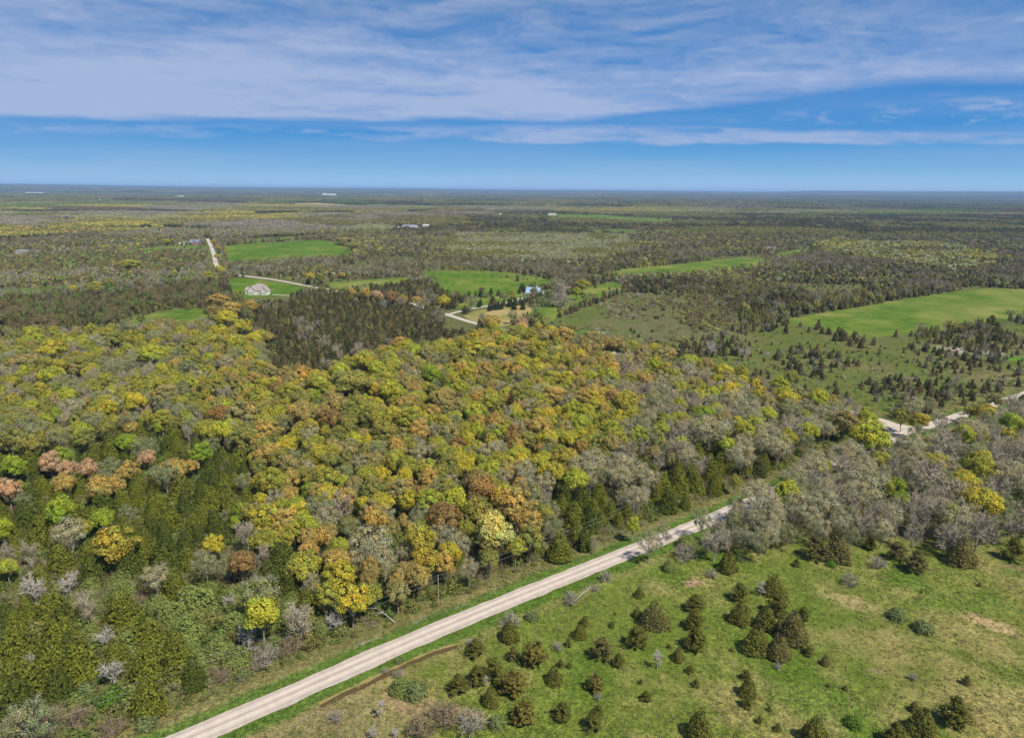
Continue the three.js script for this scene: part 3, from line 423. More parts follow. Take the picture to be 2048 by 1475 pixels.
// ---------------------------------------------------------------- trees read off the photograph: tile origin, tile scale, then "x y width kind"
const TREES = [];
function tile(ox, oy, k, text) { for (const q of text.split(';')) { const v = q.trim().split(/\s+/); if (v.length < 4) continue; TREES.push({ px: ox + v[0] / k, py: oy + v[1] / k, wpx: v[2] / k, kind: v[3], seen: true }); } }
tile(0, 640, 5.12, '310 105 140 l;545 130 140 g;520 300 280 y;740 240 120 l;930 90 140 y;700 150 180 b;1200 220 250 o;1430 200 130 l;1340 170 160 g;1580 190 200 s;1540 350 260 l;1800 220 200 b;1960 230 220 o;1990 160 130 g;250 420 330 t;80 270 200 b;100 600 150 s;510 560 240 l;300 640 180 b;680 760 200 l;830 650 160 b;960 590 200 b;860 430 280 o;1070 450 160 s;1230 480 220 s;1500 470 140 h;1660 510 140 l;1790 460 130 a;1920 500 220 s;1250 720 180 b;1150 640 200 o;1420 700 140 g;1640 660 260 g;1930 640 160 g;1680 770 240 t;1380 850 240 y;870 850 160 t;1090 800 200 b;1130 900 160 y;1000 960 180 g;1280 990 150 r;1380 960 130 b;1490 920 120 r;1500 1010 160 g;1650 1010 180 g;1340 1100 140 a;1880 930 140 b;1840 830 180 g;1910 760 130 s;300 900 200 l;240 770 130 g;570 970 130 v;440 1030 180 l;150 1040 260 o;450 1130 180 s;820 1130 240 l;850 1210 200 o;1080 1090 200 o;620 1200 240 s;100 1200 250 o;300 1280 260 o;1620 1120 90 v;1130 1270 260 c;1780 1180 300 c;1650 40 300 t;1300 80 200 s');
tile(400, 640, 5.12, '60 200 280 g;220 120 220 y;430 70 200 y;540 180 180 y;350 230 170 l;620 150 160 g;700 170 120 a;370 370 200 s;540 370 180 g;60 530 160 g;270 440 180 w;380 440 100 p;400 540 200 g;560 570 160 s;110 670 250 o;250 770 200 b;320 640 160 s;460 660 120 t;440 740 130 g;660 660 120 y;775 680 150 r;920 650 140 s;1080 130 220 b;1270 220 180 b;1410 330 160 b;1610 310 180 b;1440 190 180 d;1290 320 140 d;840 280 200 d;1690 430 260 g;1430 510 220 l;1500 430 160 g;1390 470 90 p;1800 500 180 l;1950 450 240 g;1560 640 480 o;1220 620 280 g;1190 790 130 v;880 860 160 l;1040 800 240 o;620 790 280 g;930 740 220 g;700 830 120 a;560 870 120 g;200 960 240 r;420 940 340 t;230 1150 240 l;320 1080 220 l;450 1180 280 o;700 960 200 g;1060 970 240 t;1340 990 260 r;1540 1020 200 o;1740 900 260 g;1960 730 260 l;1850 920 180 a;1980 950 200 y;700 1130 280 a;880 1280 220 y;600 1250 180 a;960 1200 180 g;1700 1140 260 c;1280 1120 200 c;60 930 160 g');
tile(800, 640, 5.12, '130 310 220 l;290 300 140 l;190 370 100 v;310 340 130 r;490 280 160 y;780 290 360 y;600 360 240 o;900 330 240 o;1100 210 200 l;1090 260 120 a;1180 150 180 o;1350 170 170 g;1080 400 140 y;1270 420 180 y;1230 300 220 t;1420 300 200 g;1440 380 160 g;1550 330 130 b;1610 310 140 k;1790 290 100 v;1690 410 160 g;1550 100 150 y;1690 160 220 a;1240 70 150 p;1420 60 90 y;1490 160 200 t;1960 200 240 t;1940 290 200 t;1640 500 150 a;1700 600 160 y;1820 480 110 a;1820 540 130 p;1540 600 180 g;1840 620 140 g;1980 560 170 b;1970 430 100 a;50 500 180 b;400 420 220 s;200 460 160 w;320 560 220 v;480 620 180 o;730 490 120 l;880 510 200 a;810 610 140 a;1050 560 130 g;1240 600 230 s;1350 560 160 o;600 690 200 l;1050 680 110 v;170 730 160 t;280 700 160 y;370 780 160 g;500 780 160 t;800 730 150 l;660 860 200 g;930 830 240 g;760 940 220 l;1230 760 240 o;1390 780 180 g;1560 780 240 a;1200 960 160 l;1330 890 200 w;1860 790 200 a;1980 740 220 a;1770 900 200 l;1970 900 160 g;1460 920 220 t;1100 960 180 w;90 840 240 a;90 1000 260 g;310 950 200 a;370 1140 200 w;560 1050 200 s;790 1120 180 l;690 1200 160 y;970 1150 190 w;1170 1170 230 r;1430 1070 250 a;1210 1270 140 a;1310 1210 120 d;1510 1200 240 y;1540 1270 170 s;1730 1010 180 y;1700 1080 150 a;1820 1160 150 l;1950 1000 130 l;2010 1090 130 v;2000 1180 160 g;1620 1050 150 b;380 1260 200 g;170 1280 200 w;590 1270 180 r;560 930 220 c');
tile(1200, 640, 5.12, '40 220 160 t;180 260 200 t;330 250 160 g;440 330 160 t;560 280 140 y;660 340 240 t;250 430 280 b;400 470 150 w;560 460 190 l;660 450 100 g;10 430 110 a;120 500 140 a;380 570 110 a;290 600 150 g;70 580 220 l;230 580 120 b;590 550 120 b;930 420 200 l;1080 440 180 t;750 530 160 w;930 560 240 b;900 480 180 w;1260 520 220 y;1130 660 110 a;1200 600 120 g;1450 520 140 g;1450 610 140 y;1410 690 130 l;1610 630 140 t;1290 700 200 w;1640 740 150 y;1840 660 200 l;1930 800 220 y;1960 600 160 o;1540 720 120 b;130 810 190 r;260 850 220 g;70 660 200 w;450 720 200 b;600 730 150 b;590 850 220 s;760 800 220 w;1350 820 260 w;1550 920 220 w;1750 830 200 b;1750 950 200 b;1650 840 100 y;820 950 200 b;1070 950 220 v;1230 920 140 b;1400 1000 200 b;200 1000 180 y;300 990 130 g;80 1080 180 l;50 930 160 a;480 1010 220 w;600 1090 120 v;400 1150 180 g;180 1230 230 g;1130 1130 380 w;1060 1060 240 s;820 1190 240 b;1720 1180 300 w;1850 1270 220 w;1970 1090 240 b;1450 1290 200 w;640 1260 130 g;1150 300 130 B;1490 330 150 B;1720 350 80 B');
tile(0, 880, 5.12, '510 230 220 p;700 280 200 p;650 430 230 a;900 280 200 p;1310 310 220 a;1500 170 180 p;1780 280 260 a;1960 260 150 a;1000 490 240 a;1190 460 180 a;80 510 220 p;1130 100 220 c;1600 330 220 c;100 300 300 c;300 200 250 c;420 480 200 c;300 580 240 c;600 570 200 c;820 480 180 c;1050 660 260 c;1400 460 200 c;1580 650 220 c;1720 780 260 c;1850 480 260 c;1900 650 220 c;700 720 240 c;250 760 260 c;80 900 220 c;430 880 280 c;950 800 220 c;1250 620 220 c;1300 760 180 s;700 960 340 w;840 900 170 g;1190 1050 420 m;1250 1150 200 y;560 1160 160 c;80 1180 200 b;300 1150 220 b;60 1290 200 l;900 1160 200 c;1450 1150 240 c;1700 1130 220 c;1900 1060 220 c;1980 870 200 c');
tile(400, 880, 5.12, '700 130 300 a;880 80 200 y;620 230 160 a;910 260 220 t;1160 130 160 b;740 400 320 g;1480 180 180 o;1330 200 220 o;1660 250 220 w;1700 340 240 g;1290 400 260 g;1450 420 180 l;610 600 150 y;910 540 200 a;1110 490 150 v;650 730 220 b;830 660 200 g;990 760 240 y;1870 360 160 y;1980 430 150 y;1780 460 210 t;1440 680 280 b;1480 580 260 a;1680 640 170 y;1870 640 260 y;1930 520 200 g;440 740 180 v;360 860 120 v;480 960 320 b;130 1070 220 y;680 970 180 t;830 1020 220 g;420 1240 280 r;640 1190 220 b;1130 990 230 a;1270 1000 180 a;1090 1150 180 a;1440 1080 190 l;1300 920 200 t;1800 820 260 a;1760 1080 440 w;1640 1230 260 w;830 820 140 b;1970 900 160 t;1220 630 180 o;250 460 240 c;100 330 240 c;380 210 240 c;450 430 180 s;100 600 260 c;300 620 200 c;870 1180 220 c;1330 1210 200 c;60 1240 160 b;150 850 240 c;1000 1260 180 c');
tile(800, 880, 5.12, '370 40 190 g;180 130 210 w;420 180 80 b;560 110 170 a;640 250 230 y;700 110 150 l;800 90 150 g;910 130 240 w;1020 170 140 a;1190 40 160 a;1170 220 240 y;1330 230 130 y;1250 300 230 w;950 310 190 l;1040 400 210 w;1520 130 200 s;1700 180 300 m;1620 320 160 a;1980 200 240 w;1850 300 300 w;300 300 260 g;50 390 180 y;170 330 150 g;300 400 220 a;350 460 160 b;520 440 170 w;250 560 200 a;80 600 220 y;560 630 290 l;820 520 360 r;460 780 370 r;1200 650 400 a;1330 850 240 a;950 940 400 k;180 960 300 b;540 1040 300 w;660 1100 180 w;260 1220 300 m;1200 1060 120 w;1500 600 150 b;1560 880 220 s;1400 1070 180 c;1640 1090 260 c;1880 1020 170 c;1990 1060 90 b;1680 570 200 c;1870 600 260 c;1780 760 240 c;1960 820 200 c;1320 500 240 w;780 740 180 c;1370 180 100 c;40 1150 160 w;40 820 120 a;600 1200 160 c');
tile(1200, 820, 5.12, '600 520 180 b;800 400 280 b;740 200 220 b;1040 560 200 b;1230 560 220 c;1310 470 180 c;1200 400 150 c;1000 430 160 c;430 560 220 c;350 420 150 c;640 760 260 c;820 760 260 c;980 760 200 c;1150 640 200 c;1180 770 160 c;700 920 200 c;580 860 150 c;880 930 120 c;1450 480 300 w;1700 350 240 w;1830 400 240 w;1980 260 260 b;1600 560 220 d;1500 590 160 c;1380 720 120 g;340 880 180 b;470 860 140 b;220 900 160 b;190 1110 130 c;340 1180 130 l;220 560 280 w;80 560 180 w;250 700 160 d;1640 950 440 w;1620 830 260 w;1400 1050 150 c;1900 830 160 l;1200 1215 250 b;1560 1120 200 w;1330 1300 200 b;1780 1050 240 w;650 1220 120 w;700 1295 110 x;30 960 120 c;20 1100 100 c');
tile(1550, 820, 5.12, '160 200 260 b;360 170 220 w;560 200 160 w;720 100 260 t;960 80 190 l;970 270 400 l;1100 380 140 g;510 590 180 l;400 520 250 w;80 400 160 w;300 700 260 b;120 840 240 l;760 440 320 w;1080 500 220 g;950 740 420 w;600 750 260 b;500 980 320 w;800 960 260 b;1250 350 220 b;1480 250 220 s;1480 120 190 m;1680 90 170 b;1750 380 420 b;1950 250 190 l;1930 120 130 o;1600 660 460 b;1750 850 380 b;1480 760 240 w;1270 760 160 v;1300 900 180 v;1200 1100 240 w;1000 900 220 w;1480 1130 300 b;1740 1080 260 o;1950 700 220 y;2000 900 200 y;1980 560 160 v;900 1200 260 b;1100 1230 240 w;350 1090 240 w;160 1260 120 c;40 1000 160 w;130 430 160 b');
tile(1650, 750, 5.146, '900 320 220 w;1070 300 150 s;1640 370 220 m;1500 370 130 m;1700 430 130 w;1920 500 230 v;1630 620 140 y;1640 720 160 o;1620 540 200 b;1800 680 240 b;1850 800 220 b;1600 900 260 g;1950 300 240 b;1960 400 180 w;800 420 180 o');
tile(1348, 650, 2.926, '1720 920 140 y;1820 1030 210 y;1790 830 180 g;1960 880 220 w;1930 740 180 b;2010 1030 130 d;1790 1180 220 b;1640 1140 200 w;1500 1100 220 b');
tile(1348, 1050, 2.926, '280 95 150 x;60 160 150 x;430 80 150 x;550 60 140 w;690 60 80 n;830 140 150 n;960 130 170 n;1150 110 80 j;1310 160 120 n;1420 220 150 n;1690 150 170 n;1640 60 200 b;1830 50 180 x;1990 150 140 j;320 210 125 j;390 190 60 e;220 280 80 x;720 220 55 j;920 225 60 E;1030 320 115 x;1200 220 110 x;515 350 60 S;590 350 130 j;385 400 115 j;390 510 130 j;125 460 130 j;120 560 125 j;130 670 155 j;610 470 140 j;540 540 150 j;700 590 190 n;480 670 170 j;620 710 160 n;760 520 90 j;1310 520 115 e;1460 590 125 e;25 755 80 j;95 845 60 j;130 925 55 j;425 880 70 j;435 945 110 j;430 1035 80 j;790 740 60 j;890 790 65 n;340 725 30 n;610 825 60 x;1400 885 70 x;1005 950 35 n;905 935 25 n;1715 910 60 n;1055 1150 110 E;1650 1100 200 j;1460 1150 180 j;1410 1060 65 n;1300 1230 170 j;830 1200 165 j;150 1170 180 j;500 1140 45 j;610 1180 50 j;560 1070 35 j;1790 345 30 j;1450 385 20 j');
tile(650, 1050, 2.926, '1080 560 140 x;1080 620 130 j;1210 530 90 e;1440 430 110 x;1640 300 90 x;1580 370 60 x;1520 560 60 j;1490 620 90 j;1680 580 40 j;1700 515 20 j;1360 710 75 x;1425 690 50 n;1840 390 65 j;1930 520 160 n;1830 510 65 j;1830 660 145 j;1950 770 70 S;1620 730 145 n;1720 790 90 j;1100 755 90 n;1225 780 150 q;1340 870 110 j;1380 810 50 j;1430 820 40 j;2015 710 30 j;1850 915 30 j;985 850 150 j;940 900 45 S;890 880 130 j;780 930 140 j;1100 950 155 q;970 1000 110 j;1580 940 110 q;1600 1000 60 x;880 720 125 j;850 690 70 x;430 870 80 x;350 850 50 x;430 790 60 e;450 940 150 h;530 960 150 e;1390 1090 125 j;1570 1150 125 j;1600 1080 70 j;1160 1120 145 q;60 1120 100 x;320 1060 70 S;410 1210 70 B;280 1210 80 B;700 1110 220 z;560 1180 200 z;850 1150 200 x;1000 1150 110 e;1880 1000 75 j');
tile(0, 1050, 2.926, '190 360 180 B;400 330 150 B;1450 650 170 B;610 650 130 B;650 850 190 B;170 790 90 B;1340 440 100 B;1530 530 220 l;1200 230 150 s;910 310 160 w;500 470 140 b;170 1120 110 s;1750 550 220 b;1960 560 140 B;1300 880 130 z;1420 870 100 e;1280 720 180 h;700 480 260 c;860 620 260 c;880 800 240 c;1040 800 200 c;860 1000 200 c;650 1000 160 E;500 960 130 e;450 780 260 c;300 780 260 c;150 900 240 c;80 700 220 c;330 620 220 c;300 480 200 c;100 1000 200 c;350 200 180 c;550 250 200 c;750 230 200 c;950 180 200 c;1020 340 160 c;700 330 160 h;1150 430 260 h;1000 500 200 h;1100 600 220 h;750 680 200 h;1650 190 180 c;1700 700 170 z;1560 760 180 x;300 1150 180 z;450 1130 180 z;650 1180 180 z;850 1150 140 e;60 1170 140 x;1150 780 140 h');
// single trees further off, in pixels of the photograph
const FAR0 = TREES.length;
tile(0, 0, 1, '1590 951 50 w;1612 940 46 b;1628 936 52 w;1660 923 50 w;1694 909 50 w;1722 899 46 b;1745 890 40 w;260 528 42 g;145 576 16 y;190 574 25 g;215 563 20 o;418 550 24 g;440 540 20 y;620 552 20 y;640 555 20 o;683 549 14 a;435 598 46 a;462 618 42 a;505 610 28 a;450 636 46 y;428 620 26 t;703 585 20 a;730 586 24 a;752 588 24 p;782 594 26 r;805 598 20 a;834 600 22 a;888 600 26 y;852 600 20 b;942 602 30 s;1128 578 38 b;1153 582 20 l;1165 568 34 g;1112 566 26 s;1072 616 22 s;1025 630 22 s;985 642 38 a;992 641 20 y;965 633 15 s;1042 643 28 p;1045 574 16 d;332 484 20 g;428 482 14 a;436 494 12 a;434 512 12 y;690 478 40 t;705 490 26 o;957 608 10 f;961 604 9 f;979 615 10 f;985 614 9 f;991 613 10 f;997 611 12 f;1003 611 10 f;1018 606 12 f;1030 603 12 f;1028 611 12 f;1046 611 12 f;962 584 11 f;982 582 9 f;1092 577 12 f;986 600 14 d;1024 586 12 g;1420 690 26 B;1100 590 40 e;1120 600 50 x;1085 602 36 e;1070 596 20 e;970 590 18 e;1008 590 20 e;1240 560 20 b;1300 552 16 b;1150 558 30 e;1985 640 24 d;370 498 12 d');

// real size and place of each: the crown's middle lies on the line of sight, the trunk stands on the ground
function settle(t) {
  const [shape] = KIND[t.kind], list = SHAPES[shape]; t.shape = shape; t.v = t.v ?? Math.floor(hash(Math.round(t.px * 3), Math.round(t.py * 3), 5) * list.length); const s = list[t.v];
  let cy = s.cy, g;
  for (let k = 0; k < 3; k++) { g = G(t.px, t.py, cy); t.W = t.wpx * g[2] / F; const q = t.W / s.w; t.s = q; const tall = shape === 'juniper' || shape === 'dome' || shape.startsWith('twig') || shape === 'leafyBush' || shape === 'thicket' || shape === 'spruce' || shape === 'snag' || shape === 'dead'; t.sy = shape === 'juniper' ? q * 0.92 : tall ? q : clamp(0.35 + 0.65 * q, 0.3, shape === 'cedar' ? 1.15 : 1.3); if (shape === 'cedar') t.s = Math.min(q, 1.45); cy = s.cy * t.sy; }
  t.x = g[0]; t.z = g[1]; t.d = Math.hypot(t.x, t.z); if (t.kind === 'c' && hash(Math.round(t.px), Math.round(t.py), 12) < 0.42) t.kind = 'C'; t.turn = hash(Math.round(t.px), Math.round(t.py), 8) * 6.28;
}
TREES.forEach((t, i) => { if (i >= FAR0 + 7) t.far = true; });
TREES.forEach(settle);

// ---------------------------------------------------------------- the wood between them
const CELL = 12, cells = new Map(), ckey = (x, z) => Math.floor(x / CELL) * 100003 + Math.floor(z / CELL);
function remember(t) { const k = ckey(t.x, t.z); (cells.get(k) ?? cells.set(k, []).get(k)).push(t); }
function crowded(x, z, W, f) { for (let i = -1; i <= 1; i++) for (let j = -1; j <= 1; j++) for (const t of cells.get(ckey(x + i * CELL, z + j * CELL)) ?? []) if (Math.hypot(t.x - x, t.z - z) < f * (t.W + W) / 2) return true; return false; }
TREES.forEach(remember);
const pick = (mix, r) => { let s = 0; for (const [, w] of mix) s += w; let q = r * s; for (const [k, w] of mix) if ((q -= w) <= 0) return k; return mix[0][0]; };
const mixOf = (s) => s.split(' ').map((q) => [q[0], Number(q.slice(1))]);
const MIX = { left: mixOf('o6 s4 g6 b3 w2 t1 l1 c1'), mid: mixOf('g5 o4 a2.5 y2.5 t3 l1.5 w1.5 s1.5 c1'), right: mixOf('w4 b3 s3 g3 t2 y1 l1 c1'), cedars: mixOf('c6 C4 s0.7 v0.4'), lower: mixOf('c6 C3 h3 s0.5 b0.1'), edge: mixOf('c8 d1 w1'), bare: mixOf('w6 b5 s3 g1 h1') };
{
  const r = rng(4242), step = 4.6;
  for (let z = -100; z > -640; z -= step) for (let x = -520; x < 520; x += step) {
    const X = x + (r() - 0.5) * step * 1.5, Zz = z + (r() - 0.5) * step * 1.5, a = r(), b = r(), c = r(), [px, py] = P(X, 7, Zz);
    if (px < -70 || px > 2130 || py > 1560) continue;
    const zone = within(ZN.edge, px, py) ? 'edge' : within(ZN.wood, px, py) ? (px < 420 ? 'left' : px > 1230 && py > 705 ? 'right' : 'mid') : within(ZN.cedars, px, py) ? 'cedars' : within(ZN.lower, px, py) ? 'lower' : within(ZN.bare, px, py) ? 'bare' : null;
    if (!zone) continue;
    const kind = pick(MIX[zone], a), list = SHAPES[KIND[kind][0]], v = Math.floor(b * list.length), s = list[v], q = (KIND[kind][0] === 'cedar' ? 0.75 : 0.5) + (KIND[kind][0] === 'cedar' ? 0.4 : 0.62) * c, W = s.w * q;
    if (crowded(X, Zz, W, KIND[kind][0] === 'cedar' ? 0.82 : 0.6) || roadDist(X, Zz) < (zone === 'bare' ? 3 + W * 0.2 : 7 + W * 0.3)) continue;
    const t = { kind, shape: KIND[kind][0], v, x: X, z: Zz, W, s: q, sy: 0.5 + 0.5 * q + 0.1 * (r() - 0.5), d: Math.hypot(X, Zz), turn: r() * 6.28 };
    const P0 = P(X, s.cy * t.sy, Zz); t.px = P0[0]; t.py = P0[1]; if (t.px > 1750 && t.px < 1862 && t.py > 828 && t.py < 892) continue; TREES.push(t); remember(t);
  }
}
// ---------------------------------------------------------------- single things, up to 300 of each kind, nearest first; the rest of the wood becomes one mass
const LAND = [['k', 985, 1065, 'large pale yellow tree standing at the road edge', 'pale roadside tree'], ['r', 890, 1032, 'big russet brown tree left of the pale yellow roadside tree', 'big russet tree'], ['r', 960, 982, 'brown-orange tree behind the big russet tree', 'brown-orange tree'], ['a', 1034, 1007, 'wide amber tree right behind the pale yellow roadside tree', 'wide amber tree'], ['l', 909, 1003, 'lime yellow tree squeezed between the two brown trees', 'wedged lime tree'],
  ['B', 495, 1272, 'lilac-grey dead bushy tree leaning by the roadside wires', 'lilac-grey dead tree'], ['m', 232, 1085, 'large round golden tree alone among green cedars', 'large golden tree'], ['p', 100, 925, 'salmon pink tree topping the cedars near the left edge', 'leftmost salmon tree'], ['a', 195, 976, 'bright orange tree low among the green cedars', 'bright orange tree'], ['a', 348, 935, 'broad tan-orange tree rising above the cedars', 'tan-orange tree'],
  ['v', 486, 1024, 'vivid green young tree beside a grey bare tree', 'vivid green tree'], ['b', 494, 1067, 'wide grey bare tree with pale spreading branches', 'wide grey bare tree'], ['b', 681, 1013, 'grey bare tree in front of an amber crown', 'grey amber-side tree'], ['w', 744, 1091, 'very broad beige tree left of the russet tree', 'broad beige tree'], ['m', 851, 1118, 'mustard tree behind the utility pole by the road', 'poleside mustard tree'],
  ['l', 1739, 836, 'round lime yellow tree just left of the road junction', 'junction lime tree'], ['l', 1739, 873, 'broad yellow tree in front of the road junction', 'broad yellow tree'], ['b', 1356, 898, 'tall grey bare tree above the roadside cedars', 'tall grey bare tree'], ['b', 1266, 992, 'whitish bare tree thicket at the wood edge', 'whitish bare thicket'], ['y', 1970, 1002, 'golden yellow tree at the edge of the right-hand bare wood', 'golden right-hand tree'],
  ['b', 1862, 949, 'huge grey bare tree spreading in the bare wood', 'huge grey tree'], ['w', 1735, 964, 'huge beige-grey tree in the middle of the bare wood', 'huge beige tree'], ['l', 1650, 935, 'small lime green tree poking out of the bare wood', 'small lime tree'], ['w', 1520, 1005, 'big beige tree overhanging the gravel road', 'overhanging beige tree'], ['v', 2023, 847, 'vivid green tree near the right edge below the road', 'vivid green right-hand tree'],
  ['m', 1969, 822, 'brown-gold bushy tree standing over the right-hand road', 'brown-gold tree'], ['l', 1381, 722, 'bright lime tree on the far edge of the wood', 'bright lime far-edge tree'], ['a', 1274, 751, 'small orange tree in the right half of the wood', 'small orange tree'], ['a', 1420, 769, 'narrow orange tree among bare trees', 'narrow orange tree'], ['l', 300, 708, 'bright lime-yellow tree in the left wood', 'bright lime left tree'],
  ['t', 49, 722, 'wide tan-brown tree near the left edge', 'wide tan-brown tree'], ['r', 250, 833, 'russet tree in the left wood', 'left russet tree'], ['r', 439, 827, 'russet tree left of the olive crowns', 'russet tree'], ['r', 551, 773, 'dark russet tree beside the grey rock gap', 'rockside russet tree'], ['r', 662, 833, 'orange-brown tree in the middle of the wood', 'orange-brown middle tree'], ['k', 1114, 700, 'pale yellow bloom-like tree in the upper wood', 'pale yellow upper tree'],
  ['o', 705, 765, 'very wide dull olive crown in the middle wood', 'very wide olive crown'], ['y', 952, 697, 'long golden crown on the far crest of the wood', 'long golden crown'], ['g', 982, 802, 'smooth round green-gold tree in the centre', 'round green-gold tree'], ['m', 1132, 915, 'mustard round tree above the beige trees', 'round mustard tree'], ['y', 1095, 874, 'flat-topped golden tree above the round mustard tree', 'flat golden tree'], ['a', 817, 804, 'amber-topped tree left of centre in the wood', 'amber-topped tree'], ['a', 537, 905, 'large amber orange tree beside a golden one', 'large amber tree'], ['g', 545, 958, 'dense olive-gold dome with a dark gap below', 'olive-gold dome'],
  ['g', 260, 532, 'round gold-topped tree standing above the distant dark wood', 'distant gold-topped tree'], ['b', 16, 1110, 'pale grey bare tree low at the very left', 'pale grey leftmost tree'], ['c', 220, 900, 'big dark cedar behind the salmon pink trees', 'big dark cedar'], ['S', 1316, 1313, 'white dead snag standing in the pasture', 'white pasture snag'], ['S', 759, 1412, 'tall white dead snag by the brown thicket', 'tall white snag'], ['q', 1069, 1317, 'golden-brown dome-shaped juniper in the pasture', 'dome-shaped juniper'], ['E', 1708, 1443, 'round bright green bush in the pasture', 'round bright green bush'], ['E', 1662, 1127, 'small bright green bush at the pasture top', 'small green bush'], ['x', 1700, 1159, 'pale grey twiggy bush in the upper pasture', 'pale grey bush'],
  ['e', 1796, 1228, 'grey-green willowy bush in the open pasture', 'willowy bush'], ['e', 1847, 1252, 'low green oval bush right of the willowy bush', 'oval bush'], ['j', 1912, 1426, 'large dark juniper at the lower right', 'large lower-right juniper'], ['n', 1833, 1125, 'brown leaning juniper at the top of the pasture', 'brown leaning juniper'], ['n', 1587, 1252, 'widest brown juniper of the pasture cluster', 'pasture juniper cluster'], ['j', 1392, 1279, 'lowest juniper of a column of three', 'three stacked junipers'], ['j', 1276, 1276, 'full pointed olive juniper in the pasture', 'full pointed juniper'], ['j', 1512, 1279, 'golden-green juniper at the lower left of the cluster', 'golden-green cluster juniper'], ['j', 987, 1340, 'double-topped juniper beside a white snag', 'double-topped juniper']];
const PLACES = [[877, 1187, 'utility pole'], [393, 1352, 'leaning utility pole'], [1800, 862, 'road junction'], [517, 578, 'white house'], [1065, 585, 'blue-roofed house'], [582, 754, 'grey rock gap'], [1985, 1246, 'tan bare patch'], [1386, 1163, 'pink gravel patch'], [860, 1312, 'roadside ditch'], [1320, 1080, 'bare-tree road bend'], [640, 690, 'dark conifer block'], [60, 1440, 'lower left corner'], [1690, 1200, 'pale dry patch'], [430, 510, 'straight far road'], [1005, 612, 'blue house driveway']];
const count = {}, single = [], mass = [];
TREES.sort((a, b) => (b.seen ? 1 : 0) - (a.seen ? 1 : 0) || a.d - b.d);
for (const t of TREES) { const cat = t.cat = t.far && /tree/.test(KIND[t.kind][3]) ? 'roadside tree' : KIND[t.kind][3]; count[cat] = (count[cat] ?? 0) + 1; (count[cat] <= (cat === 'budding tree' ? 300 : 290) ? single : mass).push(t); }
{
  for (const [kind, px, py, label, short] of LAND) { let best = null, bd = 30; for (const t of single) { if (t.kind !== kind || t.label) continue; const d = Math.hypot(t.px - px, t.py - py); if (d < bd) { bd = d; best = t; } } if (best) { best.label = label; best.mark = true; PLACES.push([best.px, best.py, short, best]); } else console.log('no tree for', label); }
  const bunch = new Map();
  for (const t of single) {
    if (t.label) continue;
    let best = null, bd = 1e9; for (const p of PLACES) { const d = Math.hypot((t.px - p[0]), (t.py - p[1]) * 1.6); if (p[3] !== t && d < bd) { bd = d; best = p; } }
    const dx = t.px - best[0], dy = (t.py - best[1]) * 1.5, rel = Math.abs(dx) > Math.abs(dy) ? (dx < 0 ? 'left of' : 'right of') : dy < 0 ? 'beyond' : 'in front of';
    const [, , colour, noun] = KIND[t.kind], size = t.s > 1.15 ? 'large ' : t.s < 0.62 ? 'small ' : '';
    t.base = [size, colour + ' ' + noun, rel, best[2]]; t.ld = bd; const key = t.base.join('|'); (bunch.get(key) ?? bunch.set(key, []).get(key)).push(t);
  }
  const ORD = ['nearest', 'second', 'third', 'fourth', 'fifth', 'sixth', 'seventh', 'eighth', 'ninth'];
  for (const [, ts] of bunch) {
    const [size, what, rel, place] = ts[0].base; ts.sort((a, b) => a.ld - b.ld);
    ts.forEach((t, k) => { if (ts.length === 1) t.label = `${size}${what} ${rel} the ${place}`; else if (k < 9) t.label = `${ORD[k]} ${size}${what} ${rel} the ${place}, counting outward`; else { t.label = `one of the outermost ${size}${what}s ${rel} the ${place}`; t.group = `outermost ${size}${what}s ${rel} the ${place}`; } });
  }
}
const NOUN = { leafy: 'budding_tree', pale: 'sparse_tree', bare: 'bare_tree', dead: 'dead_tree', snag: 'dead_snag', cedar: 'cedar', juniper: 'juniper', dome: 'juniper', spruce: 'spruce', twiggy: 'shrub', leafyBush: 'shrub', thicket: 'shrub' };
const GROUPS = { 'roadside tree': 'single trees among the far fields and roads', 'budding tree': 'budding trees of the wood', 'sparse tree': 'sparse pale trees of the wood', 'bare tree': 'bare and dead trees', cedar: 'green cedars of the wood', juniper: 'junipers in the pasture', shrub: 'shrubs along road and pasture', spruce: 'small spruces along the driveway' };
const protos = new Map();
for (const t of single) {
  const key = t.kind + t.v, s = SHAPES[t.shape][t.v]; let o;
  if (!protos.has(key)) { o = new THREE.Group(); mesh('crown', s.crown, mats[t.kind], o); mesh(t.shape === 'twiggy' || t.shape === 'leafyBush' || t.shape === 'thicket' ? 'stems' : 'trunk', s.trunk, BARK[t.shape], o); protos.set(key, o); } else o = protos.get(key).clone();
  o.name = numbered(NOUN[t.shape]); o.position.set(t.x, 0, t.z); o.rotation.y = t.turn; o.scale.set(t.s, t.sy, t.s); scene.add(o);
  o.userData = {}; tag(o, t.label, t.cat, t.group ?? GROUPS[t.cat]);
}

